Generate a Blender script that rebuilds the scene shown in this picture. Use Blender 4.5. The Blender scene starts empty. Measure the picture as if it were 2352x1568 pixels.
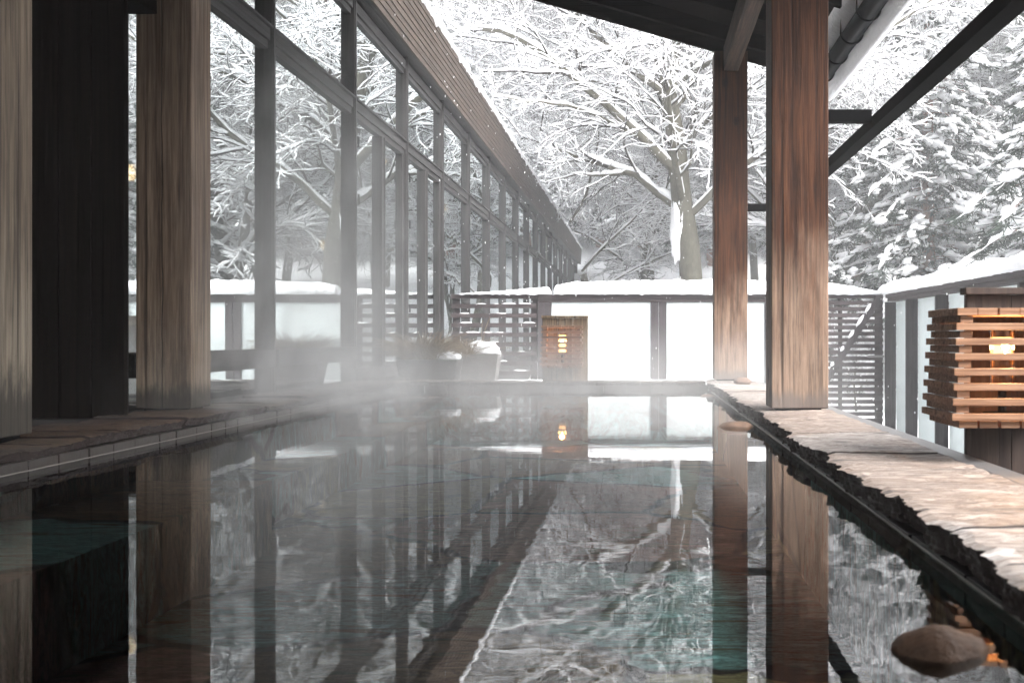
import bpy, math, random
import numpy as np
from mathutils import Vector, noise, Matrix
R = math.radians
S = bpy.context.scene
C = S.collection

# ------------------------------------------------------------------ camera, world, sun, exposure
cam_d = bpy.data.cameras.new('camera')
cam = bpy.data.objects.new('camera', cam_d); C.objects.link(cam); S.camera = cam
cam_d.sensor_width = 36.0
F = 2850.0 / 2352.0
cam_d.lens = 36.0 * F
cam_d.shift_x = -292.0 / 2352.0
cam_d.shift_y = -7.0 / 2352.0
cam_d.clip_start = 0.02; cam_d.clip_end = 600
cam.location = (0, 0, 0.42); cam.rotation_euler = (R(90), 0, 0)
cam_d.dof.use_dof = True; cam_d.dof.focus_distance = 9.0; cam_d.dof.aperture_fstop = 8.0

W = bpy.data.worlds.new('World'); S.world = W; W.use_nodes = True
SUN_EL, SUN_AZ = 44.0, 132.0          # azimuth measured from +Y towards +X
nt = W.node_tree; nt.nodes.clear()
wo = nt.nodes.new('ShaderNodeOutputWorld'); bg = nt.nodes.new('ShaderNodeBackground')
sky = nt.nodes.new('ShaderNodeTexSky'); sky.sky_type = 'NISHITA'; sky.sun_disc = False
sky.sun_elevation = R(SUN_EL); sky.sun_rotation = R(SUN_AZ)
sky.air_density = 1.0; sky.dust_density = 4.0; sky.ozone_density = 1.0
hs = nt.nodes.new('ShaderNodeHueSaturation'); hs.inputs['Saturation'].default_value = 0.10
nt.links.new(sky.outputs[0], hs.inputs['Color']); nt.links.new(hs.outputs[0], bg.inputs['Color'])
bg.inputs['Strength'].default_value = 0.15
nt.links.new(bg.outputs[0], wo.inputs[0])

sun_d = bpy.data.lights.new('sun', 'SUN'); sun_d.energy = 1.0; sun_d.angle = R(40); sun_d.color = (1.0, 0.975, 0.95)
sun = bpy.data.objects.new('sun', sun_d); C.objects.link(sun)
sd = Vector((math.sin(R(SUN_AZ)) * math.cos(R(SUN_EL)), math.cos(R(SUN_AZ)) * math.cos(R(SUN_EL)), math.sin(R(SUN_EL))))
sun.rotation_euler = sd.to_track_quat('Z', 'Y').to_euler(); sun.location = sd * 60

S.view_settings.view_transform = 'Standard'; S.view_settings.look = 'None'
S.view_settings.exposure = 2.52; S.view_settings.gamma = 1.0
S.render.engine = 'CYCLES'
cy = S.cycles
cy.max_bounces = 8; cy.diffuse_bounces = 3; cy.glossy_bounces = 4; cy.transmission_bounces = 4
cy.transparent_max_bounces = 10; cy.volume_bounces = 2
cy.caustics_reflective = False; cy.caustics_refractive = False
cy.use_denoising = True
cy.sample_clamp_indirect = 6.0
cy.volume_step_rate = 1.0; cy.volume_max_steps = 128

# ------------------------------------------------------------------ helpers
class G:
    """collects polygons"""
    def __init__(s): s.v = []; s.f = []; s.m = []
    def add(s, vs, fs, m=0):
        o = len(s.v); s.v += [tuple(v) for v in vs]
        s.f += [tuple(i + o for i in f) for f in fs]; s.m += [m] * len(fs); return s
    def box(s, x0, x1, y0, y1, z0, z1, m=0):
        v = [(x0,y0,z0),(x1,y0,z0),(x1,y1,z0),(x0,y1,z0),(x0,y0,z1),(x1,y0,z1),(x1,y1,z1),(x0,y1,z1)]
        return s.add(v, [(0,3,2,1),(4,5,6,7),(0,1,5,4),(1,2,6,5),(2,3,7,6),(3,0,4,7)], m)
    def prism(s, poly, axis, a0, a1, m=0):
        """poly of 2D points extruded along axis ('x': (y,z), 'y': (x,z), 'z': (x,y))"""
        def P(p, a):
            return {'x': (a, p[0], p[1]), 'y': (p[0], a, p[1]), 'z': (p[0], p[1], a)}[axis]
        n = len(poly)
        vs = [P(p, a0) for p in poly] + [P(p, a1) for p in poly]
        fs = [tuple(range(n)), tuple(range(2*n-1, n-1, -1))] + [(i, i+n, (i+1) % n + n, (i+1) % n) for i in range(n)]
        return s.add(vs, fs, m)
    def bar(s, a, b, w, h, m=0):
        a = Vector(a); b = Vector(b); t = (b - a).normalized()
        up = Vector((0,0,1)) if abs(t.z) < .95 else Vector((1,0,0))
        u = t.cross(up).normalized() * w/2; n = u.cross(t).normalized() * h/2
        v = [a-u-n, a+u-n, a+u+n, a-u+n, b-u-n, b+u-n, b+u+n, b-u+n]
        return s.add(v, [(0,1,2,3),(7,6,5,4),(0,4,5,1),(1,5,6,2),(2,6,7,3),(3,7,4,0)], m)
    def cyl(s, p, r, h, n=20, m=0, axis='z', r2=None):
        r2 = r if r2 is None else r2
        vs = []
        for k, rr in ((0, r), (1, r2)):
            for i in range(n):
                a = 2*math.pi*i/n; c, d = math.cos(a)*rr, math.sin(a)*rr
                vs.append({'z': (p[0]+c, p[1]+d, p[2]+k*h), 'y': (p[0]+c, p[1]+k*h, p[2]+d), 'x': (p[0]+k*h, p[1]+c, p[2]+d)}[axis])
        return s.add(vs, [tuple(range(n-1,-1,-1)), tuple(range(n, 2*n))] + [(i, (i+1)%n, (i+1)%n+n, i+n) for i in range(n)], m)

def wloc(o):
    p = Vector((0,0,0))
    while o is not None: p += o.location; o = o.parent
    return p
def build(name, g, mats, parent=None, smooth=False, bevel=0, kind=None, label=None, cat=None, group=None, loc=None):
    me = bpy.data.meshes.new(name)
    if isinstance(g, tuple):
        V, Fq, mi = g
        V = np.asarray(V, dtype=np.float32)
    else:
        V = np.array(g.v, dtype=np.float32); Fq = None; mi = g.m
    o = bpy.data.objects.new(name, me); C.objects.link(o)
    if loc is not None: off = Vector(loc)
    elif parent is not None: off = wloc(parent)
    else:
        mn = V.min(0); mx = V.max(0); off = Vector(((mn[0]+mx[0])/2, (mn[1]+mx[1])/2, mn[2]))
    V = V - np.array(off, dtype=np.float32)
    if Fq is None:
        me.from_pydata(V.tolist(), [], g.f)
    else:
        n = len(Fq); k = Fq.shape[1]
        me.vertices.add(len(V)); me.vertices.foreach_set('co', V.ravel())
        me.loops.add(n*k); me.loops.foreach_set('vertex_index', Fq.astype(np.int32).ravel())
        me.polygons.add(n); me.polygons.foreach_set('loop_start', np.arange(0, n*k, k, dtype=np.int32))
        me.polygons.foreach_set('loop_total', np.full(n, k, dtype=np.int32))
    if not isinstance(mats, (list, tuple)): mats = [mats]
    for m in mats: me.materials.append(m)
    if mi is not None and len(mats) > 1: me.polygons.foreach_set('material_index', np.asarray(mi, dtype=np.int32))
    if smooth: me.polygons.foreach_set('use_smooth', np.ones(len(me.polygons), dtype=bool))
    me.update(calc_edges=True)
    if parent is not None: o.parent = parent
    else: o.location = off
    if bevel:
        b = o.modifiers.new('bevel', 'BEVEL'); b.width = bevel; b.segments = 2; b.limit_method = 'ANGLE'
    tag(o, label, cat, group, kind)
    return o
def tag(o, label=None, cat=None, group=None, kind=None):
    if label: o['label'] = label
    if cat: o['category'] = cat
    if group: o['group'] = group
    if kind: o['kind'] = kind
    return o
def thing(name, loc, label, cat, group=None):
    o = bpy.data.objects.new(name, None); C.objects.link(o); o.location = loc
    o.empty_display_size = .1
    return tag(o, label, cat, group)
def nz(x, y, z=0.0): return noise.noise(Vector((x, y, z)))

def join_np(parts):
    Vs = []; Fs = []; Ms = []; o = 0
    for V, Fq, m in parts:
        if len(V) == 0: continue
        Vs.append(V); Fs.append(Fq + o); Ms.append(np.full(len(Fq), m)); o += len(V)
    return np.vstack(Vs), np.vstack(Fs), np.concatenate(Ms)

def tubes(lines, sides):
    """lines: list of (pts, radii, flat) -> verts, quads"""
    if not lines: return np.zeros((0,3)), np.zeros((0,4), int)
    P = np.array([p for l in lines for p in l[0]], dtype=float)
    Rr = np.array([r for l in lines for r in l[1]], dtype=float)
    idx = np.concatenate([np.full(len(l[0]), i) for i, l in enumerate(lines)])
    n = len(P)
    nxt = np.minimum(np.arange(n)+1, n-1); prv = np.maximum(np.arange(n)-1, 0)
    nxt = np.where(idx[nxt] == idx, nxt, np.arange(n)); prv = np.where(idx[prv] == idx, prv, np.arange(n))
    T = P[nxt] - P[prv]; T /= np.maximum(np.linalg.norm(T, axis=1, keepdims=True), 1e-9)
    steep = np.array([abs((Vector(l[0][-1])-Vector(l[0][0])).normalized().z) > .9 for l in lines])[idx]
    ref = np.where(steep[:, None], np.array([[1.0,0,0]]), np.array([[0,0,1.0]]))
    U = np.cross(T, ref); U /= np.maximum(np.linalg.norm(U, axis=1, keepdims=True), 1e-9)
    N = np.cross(U, T)
    a = np.arange(sides) * 2*math.pi/sides
    V = P[:, None, :] + Rr[:, None, None] * (np.cos(a)[None, :, None]*U[:, None, :] + np.sin(a)[None, :, None]*N[:, None, :])
    V = V.reshape(-1, 3)
    seg = np.where(nxt != np.arange(n))[0]
    i0 = seg[:, None]*sides + np.arange(sides)[None, :]
    i1 = seg[:, None]*sides + (np.arange(sides)[None, :]+1) % sides
    Q = np.stack([i0, i1, i1+sides, i0+sides], -1).reshape(-1, 4)
    return V, Q

# ------------------------------------------------------------------ materials
def newmat(name):
    m = bpy.data.materials.new(name); m.use_nodes = True
    t = m.node_tree; t.nodes.clear()
    return m, t
class NT:
    def __init__(s, t): s.t = t
    def n(s, typ, **kw):
        nd = s.t.nodes.new('ShaderNode' + typ)
        for k, v in kw.items():
            if k.startswith('i_'):
                key = k[2:].replace('_', ' ')
                nd.inputs[key].default_value = v
            else: setattr(nd, k, v)
        return nd
    def l(s, a, b): s.t.links.new(a, b); return b
    def ramp(s, fac, stops, interp='LINEAR'):
        r = s.t.nodes.new('ShaderNodeValToRGB'); r.color_ramp.interpolation = interp
        while len(r.color_ramp.elements) > 1: r.color_ramp.elements.remove(r.color_ramp.elements[-1])
        r.color_ramp.elements[0].position = stops[0][0]
        c = stops[0][1]; r.color_ramp.elements[0].color = (*c, 1) if isinstance(c, tuple) else (c, c, c, 1)
        for p, c in stops[1:]:
            e = r.color_ramp.elements.new(p); e.color = (*c, 1) if isinstance(c, tuple) else (c, c, c, 1)
        s.l(fac, r.inputs[0]); return r.outputs[0]
    def mix(s, fac, a, b, typ='MIX'):
        m = s.t.nodes.new('ShaderNodeMix'); m.data_type = 'RGBA'; m.blend_type = typ
        for sock, val in ((m.inputs[0], fac), (m.inputs[6], a), (m.inputs[7], b)):
            if hasattr(val, 'is_linked') or hasattr(val, 'links'): s.l(val, sock)
            else: sock.default_value = (*val, 1) if isinstance(val, tuple) else val
        return m.outputs[2]
    def math(s, op, a, b=None, c=None):
        m = s.t.nodes.new('ShaderNodeMath'); m.operation = op
        for i, val in enumerate((a, b, c)):
            if val is None: continue
            if hasattr(val, 'links'): s.l(val, m.inputs[i])
            else: m.inputs[i].default_value = val
        return m.outputs[0]
    def coord(s, scale=(1,1,1), kind='Object', loc=(0,0,0)):
        tc = s.n('TexCoord'); mp = s.n('Mapping'); mp.inputs['Scale'].default_value = scale; mp.inputs['Location'].default_value = loc
        s.l(tc.outputs[kind], mp.inputs[0]); return mp.outputs[0]
    def noise(s, vec, scale, detail=4, rough=.55, dist=0):
        n = s.n('TexNoise'); n.inputs['Scale'].default_value = scale; n.inputs['Detail'].default_value = detail
        n.inputs['Roughness'].default_value = rough; n.inputs['Distortion'].default_value = dist
        s.l(vec, n.inputs['Vector']); return n.outputs[0]
    def bump(s, h, strength=.3, dist=.01):
        b = s.n('Bump'); b.inputs['Strength'].default_value = strength; b.inputs['Distance'].default_value = dist
        s.l(h, b.inputs['Height']); return b.outputs[0]
    def out(s, col, rough, normal=None, spec=.4, **kw):
        p = s.n('BsdfPrincipled'); o = s.n('OutputMaterial')
        for sock, val in ((p.inputs['Base Color'], col), (p.inputs['Roughness'], rough)):
            if hasattr(val, 'links'): s.l(val, sock)
            else: sock.default_value = (*val, 1) if isinstance(val, tuple) else val
        p.inputs['Specular IOR Level'].default_value = spec
        if normal is not None: s.l(normal, p.inputs['Normal'])
        for k, v in kw.items(): p.inputs[k.replace('_', ' ')].default_value = v
        s.l(p.outputs[0], o.inputs[0]); return p

def wood(name, c0, c1, c2, axis='z', fine=60, rough=.7, bleach_steam=None, bl_=.68, rot=None, crack=None, bands=1.0, spec=.25, gscale=1.0):
    """weathered timber; axis is the grain direction; bleach=(colour, z0, z1), rot=(colour, z1)"""
    m, t = newmat(name); N = NT(t)
    st = {'x': (.035,1,1), 'y': (1,.035,1), 'z': (1,1,.035)}[axis]
    st2 = {'x': (.09,1,1), 'y': (1,.09,1), 'z': (1,1,.09)}[axis]
    st = tuple(a*gscale for a in st); st2 = tuple(a*gscale for a in st2)
    v = N.coord(st); v2 = N.coord(st2)
    fn = N.noise(v, fine, 5, .7, .4)
    w = N.n('TexWave', wave_type='RINGS', rings_direction=axis.upper(), wave_profile='SAW'); w.inputs['Scale'].default_value = 14 * bands
    w.inputs['Distortion'].default_value = 5; w.inputs['Detail'].default_value = 3; w.inputs['Detail Scale'].default_value = 1.3
    N.l(v2, w.inputs['Vector'])
    big = N.noise(N.coord((1.2,1.2,.5)), 2.2, 4, .6)
    a = N.ramp(fn, [(.38, c0), (.5, c1), (.62, c2)])
    st3 = {'x': (.010,1,1), 'y': (1,.010,1), 'z': (1,1,.010)}[axis]
    ck = N.ramp(N.noise(N.coord(st3, loc=(7,3,5)), 34, 3, .5), [(.60, 0.0), (.66, .8)])
    b = N.ramp(w.outputs[0], [(0, c0), (.25, c1), (.8, c2), (1, c0)])
    col = N.mix(.36, a, b)
    col = N.mix(N.math('MULTIPLY', N.ramp(big, [(.35, 0.0), (.7, 1.0)]), .45), col, tuple(x*.45 for x in c0))
    h = N.math('ADD', fn, N.math('MULTIPLY', w.outputs[0], .5))
    sep = N.n('SeparateXYZ'); N.l(N.coord(), sep.inputs[0])
    patch = N.noise(N.coord((5,5,1.4)), 1.6, 5, .6)
    if bleach_steam:  # real weathering, with the steam's whitening and brighter low light painted in
        bc, z0, z1 = bleach_steam
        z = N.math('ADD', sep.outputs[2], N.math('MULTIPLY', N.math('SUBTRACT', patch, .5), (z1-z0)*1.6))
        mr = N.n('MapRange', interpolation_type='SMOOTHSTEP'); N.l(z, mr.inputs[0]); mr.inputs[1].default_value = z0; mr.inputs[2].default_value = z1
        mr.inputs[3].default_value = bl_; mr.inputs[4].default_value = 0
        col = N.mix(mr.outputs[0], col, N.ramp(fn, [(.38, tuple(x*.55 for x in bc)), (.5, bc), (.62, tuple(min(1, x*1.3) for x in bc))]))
    col = N.mix(ck, col, tuple(x*.4 for x in c0))
    h = N.math('SUBTRACT', h, N.math('MULTIPLY', ck, .8))
    if axis == 'z' and bleach_steam:
        kv = N.n('TexVoronoi'); kv.inputs['Scale'].default_value = 3.1; N.l(N.coord((1.3,1.3,.8), loc=(.37,.11,.23)), kv.inputs['Vector'])
        kd = N.math('ADD', kv.outputs['Distance'], N.math('MULTIPLY', fn, .05))
        kn = N.ramp(kd, [(.055, .95), (.085, .55), (.10, .9), (.12, .25), (.17, .0)])
        col = N.mix(kn, col, tuple(x*.5 for x in c0)); h = N.math('SUBTRACT', h, kn)
    if rot:
        rc, z1 = rot
        z = N.math('ADD', sep.outputs[2], N.math('MULTIPLY', N.math('SUBTRACT', N.noise(N.coord((14,14,3)), 2.0, 5, .7), .5), z1*1.5))
        mr = N.n('MapRange', interpolation_type='SMOOTHSTEP'); N.l(z, mr.inputs[0]); mr.inputs[1].default_value = z1*.35; mr.inputs[2].default_value = z1
        mr.inputs[3].default_value = .85; mr.inputs[4].default_value = 0
        col = N.mix(mr.outputs[0], col, rc)
    if crack is not None:
        x = N.math('ADD', sep.outputs[0], N.math('MULTIPLY', N.math('SUBTRACT', N.noise(N.coord((.01,.01,1)), 2.5, 3), .5), .03))
        dd = N.math('ABSOLUTE', N.math('SUBTRACT', x, crack))
        cm = N.ramp(N.math('MULTIPLY', dd, 100), [(.12, 1.0), (.32, 0.0)])
        col = N.mix(N.math('MULTIPLY', cm, .9), col, (.006,.004,.003))
        h = N.math('SUBTRACT', h, N.math('MULTIPLY', cm, 2))
    N.out(col, rough, N.bump(h, .55, .004), spec)
    return m

def paint(name, c, rough=.6, var=.25, scale=12, bump=.15, spec=.3, stretch=(1,1,1), **kw):
    m, t = newmat(name); N = NT(t)
    f = N.noise(N.coord(stretch), scale, 5, .6)
    col = N.mix(f, tuple(x*(1-var) for x in c), tuple(min(1, x*(1+var)) for x in c))
    N.out(col, rough, N.bump(N.noise(N.coord(stretch), scale*4, 4), bump, .004), spec, **kw)
    return m

def snowmat(name, c=(.86,.865,.88)):
    m, t = newmat(name); N = NT(t)
    v = N.coord()
    h = N.math('ADD', N.noise(v, 9, 5, .6), N.math('MULTIPLY', N.noise(v, 60, 3, .6), .35))
    N.out(c, .8, N.bump(h, .7, .05), .2)
    return m
M = {}
M['snow'] = snowmat('snow')
M['snow_cap'] = snowmat('snow_cap', (.86,.865,.88))
M['post_r'] = wood('brown_timber', (.017,.006,.003), (.056,.020,.0085), (.115,.045,.020), 'z', 70, bleach_steam=((.27,.19,.14), .15, 1.05), rot=((.11,.09,.08), .10))
M['post_l'] = wood('grey_timber', (.07,.046,.032), (.17,.118,.083), (.30,.22,.16), 'z', 70, bleach_steam=((.34,.27,.2), -.2, .7), rot=((.03,.028,.025), .14), crack=-.008)
M['post_n'] = wood('pale_timber', (.065,.049,.037), (.16,.122,.09), (.27,.21,.155), 'z', 70, bleach_steam=((.27,.235,.185), .0, .8), rot=((.022,.020,.018), .30))
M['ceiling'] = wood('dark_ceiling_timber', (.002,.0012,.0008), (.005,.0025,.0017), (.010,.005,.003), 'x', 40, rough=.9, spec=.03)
M['beam'] = wood('beam_timber', (.020,.012,.008), (.05,.030,.020), (.09,.055,.037), 'y', 60, spec=.1)
M['darkwall'] = wood('black_plank', (.003,.002,.0015), (.005,.0035,.003), (.009,.006,.004), 'z', 60, rough=.9, spec=.05)
M['mullion'] = wood('charcoal_timber', (.012,.011,.011), (.024,.022,.022), (.042,.039,.039), 'z', 60, spec=.3)
M['transom'] = wood('charcoal_timber_lengthwise', (.015,.014,.014), (.032,.030,.030), (.055,.051,.051), 'y', 60, spec=.3)
M['fascia'] = wood('fascia_plank', (.020,.015,.012), (.048,.034,.027), (.082,.060,.047), 'y', 50, bands=.6)
M['fence'] = wood('fence_timber', (.018,.014,.015), (.032,.026,.028), (.05,.042,.045), 'z', 60)
M['fence_x'] = wood('fence_timber_level', (.018,.013,.013), (.034,.025,.026), (.055,.042,.043), 'x', 60)
M['fence_y'] = wood('fence_timber_side', (.018,.013,.013), (.034,.025,.026), (.055,.042,.043), 'y', 60)
M['lantern'] = wood('lantern_timber', (.13,.06,.032), (.25,.13,.075), (.36,.21,.13), 'x', 70, bands=2)
M['board'] = wood('board_timber', (.12,.08,.048), (.25,.175,.11), (.38,.28,.18), 'z', 60)
M['board_dark'] = wood('board_timber_dark', (.02,.012,.010), (.042,.027,.022), (.07,.048,.038), 'z', 60)
M['steel'] = paint('black_steel', (.006,.006,.0065), .8, .4, 8, .1, .03)
M['gutter'] = paint('black_metal', (.003,.0033,.0045), .32, .2, 8, .05, .25)
M['concrete'] = paint('pale_concrete', (.15,.14,.132), .85, .4, 9, .5)
M['concrete_dark'] = paint('dark_concrete', (.05,.045,.042), .85, .35, 9, .5)
M['deck'] = paint('wet_deck', (.06,.05,.045), .55, .4, 10, .4)
M['interior'] = paint('interior_dark', (.03,.026,.024), .8, .3, 2, .1)
M['bark'] = paint('bark', (.085,.08,.062), .9, .55, 14, .9, .2, (1,1,.5))
M['twig'] = paint('twig_bark', (.022,.018,.014), .9, .4, 6, .2)
M['redbark'] = paint('pine_bark', (.17,.085,.06), .9, .4, 8, .6)
M['needle'] = paint('needles', (.022,.034,.024), .8, .5, 3, .2)
M['grass'] = paint('dry_grass', (.20,.14,.075), .8, .5, 20, .1)
M['rock'] = paint('wet_stone', (.12,.07,.045), .55, .75, 34, 1.0, .3)

# frosted white panel
m, t = newmat('frosted_panel'); N = NT(t)
f = N.noise(N.coord((1,1,.4)), 2.5, 3)
col = N.mix(f, (.72,.77,.77), (.80,.84,.84))
p = N.out(N.mix(N.noise(N.coord((1,1,.25)), 7, 4), (.52,.56,.56), (.62,.66,.66)), .35, None, .4)
tr = N.n('BsdfTranslucent'); N.l(col, tr.inputs[0]); mx = N.n('MixShader'); mx.inputs[0].default_value = .22
o = [n for n in t.nodes if n.type == 'OUTPUT_MATERIAL'][0]
N.l(p.outputs[0], mx.inputs[1]); N.l(tr.outputs[0], mx.inputs[2]); N.l(mx.outputs[0], o.inputs[0])
M['panel'] = m

# window glass: strongly reflecting, slightly wavy
def glassmat(name, refl, amp, scale):
    m, t = newmat(name); N = NT(t)
    b = N.bump(N.noise(N.coord((1,.6,1)), scale, 2, .4), 1.0, amp)
    fr = N.n('Fresnel'); fr.inputs[0].default_value = 1.5
    fac = N.math('MINIMUM', N.math('ADD', N.math('MULTIPLY', fr.outputs[0], .6), refl), .9)
    gl = N.n('BsdfGlossy'); gl.inputs['Color'].default_value = (.88,.92,.92,1); gl.inputs['Roughness'].default_value = 0.0
    N.l(b, gl.inputs['Normal'])
    tr = N.n('BsdfTransparent'); tr.inputs[0].default_value = (.75,.78,.78,1)
    mx = N.n('MixShader'); N.l(fac, mx.inputs[0]); N.l(tr.outputs[0], mx.inputs[1]); N.l(gl.outputs[0], mx.inputs[2])
    o = N.n('OutputMaterial'); N.l(mx.outputs[0], o.inputs[0]); return m
M['glass'] = glassmat('window_glass', .62, .0011, .8)
M['glass_wavy'] = glassmat('window_glass_wavy', .62, .006, 1.6)

# clear glass of the lamps
m, t = newmat('lamp_glass'); N = NT(t)
gl = N.n('BsdfGlossy'); gl.inputs['Roughness'].default_value = .02; tr = N.n('BsdfTransparent'); tr.inputs[0].default_value = (1,.93,.82,1)
fr = N.n('Fresnel'); fr.inputs[0].default_value = 1.45; mx = N.n('MixShader')
N.l(fr.outputs[0], mx.inputs[0]); N.l(tr.outputs[0], mx.inputs[1]); N.l(gl.outputs[0], mx.inputs[2]); o = N.n('OutputMaterial'); N.l(mx.outputs[0], o.inputs[0])
M['lampglass'] = m
def emit(name, c, s):
    m, t = newmat(name); N = NT(t); e = N.n('Emission'); e.inputs[0].default_value = (*c, 1); e.inputs[1].default_value = s
    o = N.n('OutputMaterial'); N.l(e.outputs[0], o.inputs[0]); return m
M['bulb'] = emit('bulb_glow', (1.0,.62,.25), 40)
M['shade'] = emit('frosted_bulb_sleeve', (1.0,.50,.16), 1.1)

# water: fresnel reflection over clear, slightly green body
m, t = newmat('pool_water'); N = NT(t)
v = N.coord((1,1,1))
h = N.math('ADD', N.noise(N.coord((.7,1.9,1)), 3.2, 3, .5), N.math('MULTIPLY', N.noise(N.coord((1,1.6,1)), 9, 2, .5), .012))
b = N.bump(h, 1.0, .0004)
fr = N.n('Fresnel'); fr.inputs[0].default_value = 1.5; N.l(b, fr.inputs['Normal'])
gl = N.n('BsdfGlossy'); gl.inputs['Roughness'].default_value = .0; N.l(b, gl.inputs['Normal'])
rf = N.n('BsdfTransparent'); rf.inputs[0].default_value = (.92,1.0,.99,1)
mx = N.n('MixShader'); N.l(fr.outputs[0], mx.inputs[0]); N.l(rf.outputs[0], mx.inputs[1]); N.l(gl.outputs[0], mx.inputs[2])
o = N.n('OutputMaterial'); N.l(mx.outputs[0], o.inputs[0])
M['water'] = m

# flagstone: layered slate
def flag(name, cols, scale, layered=True, rough=.5, joint=.02):
    m, t = newmat(name); N = NT(t)
    v = N.coord((1,1,1)); dv = N.noise(v, 3, 3)
    add = N.n('VectorMath', operation='ADD'); N.l(v, add.inputs[0])
    sc = N.n('VectorMath', operation='SCALE'); sc.inputs['Scale'].default_value = .25; N.l(dv, sc.inputs[0]); N.l(sc.outputs[0], add.inputs[1])
    vo = N.n('TexVoronoi'); vo.inputs['Scale'].default_value = scale; N.l(add.outputs[0], vo.inputs['Vector'])
    ve = N.n('TexVoronoi', feature='DISTANCE_TO_EDGE'); ve.inputs['Scale'].default_value = scale; N.l(add.outputs[0], ve.inputs['Vector'])
    sep = N.n('SeparateColor'); N.l(vo.outputs['Color'], sep.inputs[0])
    k = len(cols)
    cell = N.ramp(sep.outputs[0], [(i/k, c) for i, c in enumerate(cols)], 'CONSTANT')
    fn = N.noise(N.coord((1.2,3.2,1)), 4.5, 8, .68, 1.1)
    strata = N.ramp(fn, [(.30, (.22,.17,.145)), (.41, (.66,.58,.53)), (.46, (1.15,1.10,1.06)), (.51, (.50,.43,.39)), (.56, (1.0,.94,.90)), (.66, (1.45,1.41,1.38))])
    col = N.mix(1.0, cell, strata, 'MULTIPLY')
    streak = N.noise(N.coord((.6,4.5,1), loc=(3,1,0)), 4, 7, .7, 1.6)
    col = N.mix(N.ramp(streak, [(.55, 0.0), (.60, .85)]), col, tuple(x*.30 for x in cols[-1]))
    if joint: col = N.mix(N.ramp(ve.outputs[0], [(joint*.4, 1.0), (joint, 0.0)]), col, (.02,.015,.012))
    hh = N.math('ADD', N.math('MULTIPLY', fn, 1.4), streak)
    N.out(col, rough, N.bump(hh, 1.0, .03), .45)
    return m
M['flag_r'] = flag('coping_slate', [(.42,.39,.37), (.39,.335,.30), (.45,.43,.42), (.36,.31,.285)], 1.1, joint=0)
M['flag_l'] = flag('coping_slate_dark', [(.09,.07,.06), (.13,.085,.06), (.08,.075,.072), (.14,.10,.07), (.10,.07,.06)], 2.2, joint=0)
M['slab_side'] = paint('slate_edge', (.032,.022,.020), .5, .6, 30, .8, .4, (1,1,4))
M['floor'] = flag('pool_floor_stone', [(.36,.74,.75), (.42,.25,.14), (.55,.27,.22), (.42,.78,.77), (.20,.17,.11), (.30,.68,.70), (.62,.55,.27)], .85, rough=.6, joint=.03)
M['ledge'] = paint('wet_concrete', (.12,.115,.115), .35, .2, 6, .2, .5)
M['tile'] = paint('dark_tile', (.032,.025,.022), .3, .5, 7, .3, .5)
M['tile_dark'] = paint('black_tile', (.012,.010,.010), .35, .5, 7, .3, .4)
M['grout_glint'] = paint('pale_grout_glint', (.24,.22,.20), .4, .2, 7, .3, .5)

# ------------------------------------------------------------------ terrain
def ground_z(x, y):
    z = -.8
    d = max(0.0, y - 27.0); z += d*.10 + d*d*.0028
    e = max(0.0, x - 9.0); z += e*.13
    z += nz(x*.12, y*.12)*(.10 + .02*d) * (1 if y > 18 else .3)
    return z
g = G(); nx, ny = 90, 120
xs = np.linspace(-54, 54, nx); ys = np.linspace(-4, 100, ny)
for y in ys:
    for x in xs: g.v.append((x, y, ground_z(x, y)))
for j in range(ny-1):
    for i in range(nx-1):
        a = j*nx+i; g.f.append((a, a+1, a+nx+1, a+nx)); g.m.append(0)
build('snowy_ground', g, M['snow'], smooth=True, kind='structure')

# ------------------------------------------------------------------ pool
PX0, PX1, PY0, PY1 = -1.95, .575, -2.2, 10.24
g = G(); g.add([(PX0,PY0,-.42),(PX1,PY0,-.42),(PX1,PY1,-.42),(PX0,PY1,-.42)], [(0,1,2,3)])
build('pool_floor', g, M['floor'], kind='structure')
g = G()
g.box(PX0-.15, PX0-.03, PY0, PY1+.15, -.6, -.004)
g.box(PX1+.03, PX1+.15, PY0, PY1+.15, -.6, -.004)
g.box(PX0-.03, PX1+.03, PY1+.03, PY1+.15, -.6, -.004)
g.box(PX0-.15, PX1+.15, PY0-.2, PY0, -.6, -.004)
g.box(PX0-.028, PX0+.50, PY0, 4.9, -.418, -.14)          # seat along the left wall
g.box(PX0-.028, PX0+.30, 4.902, PY1, -.418, -.22)
build('pool_wall', g, M['floor'], kind='structure')
g = G(); nx, ny = 30, 100
for j in range(ny+1):
    for i in range(nx+1): g.v.append((PX0-.029+(PX1-PX0+.058)*i/nx, PY0+(PY1-PY0+.029)*j/ny, 0))
for j in range(ny):
    for i in range(nx):
        a = j*(nx+1)+i; g.f.append((a, a+1, a+nx+2, a+nx+1)); g.m.append(0)
build('water', g, M['water'], smooth=True, kind='structure')

# tile course above the water, long side left and far side
random.seed(4)
def tiles(name, a, b, axis, fixed, depth, z0=-.05, z1=.034):
    g = G(); y = a
    while y < b - .05:
        w = random.uniform(.17, .26); w = min(w, b-y)
        dd = random.uniform(0, .006)
        if axis == 'y': g.box(fixed-depth, fixed+dd, y, y+w-.006, z0, z1-.003) if depth > 0 else g.box(fixed-dd, fixed-depth, y, y+w-.006, z0, z1-.003)
        else: g.box(y, y+w-.006, fixed-dd, fixed+depth, z0, z1-.003)
        y += w
    return g
g = tiles('t', PY0, PY1, 'y', PX0, .028)
g.box(PX0-.0275, PX0-.006, PY0, PY1, -.05, z1 := .030, 1)
g.box(PX0+.0065, PX0+.0105, PY0, PY1, -.02, .002, 1)  # thin pale strip painted in for the glint along the water's edge
build('pool_edge_tiles', g, [M['tile'], M['grout_glint']], bevel=.002, kind='structure')
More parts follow.
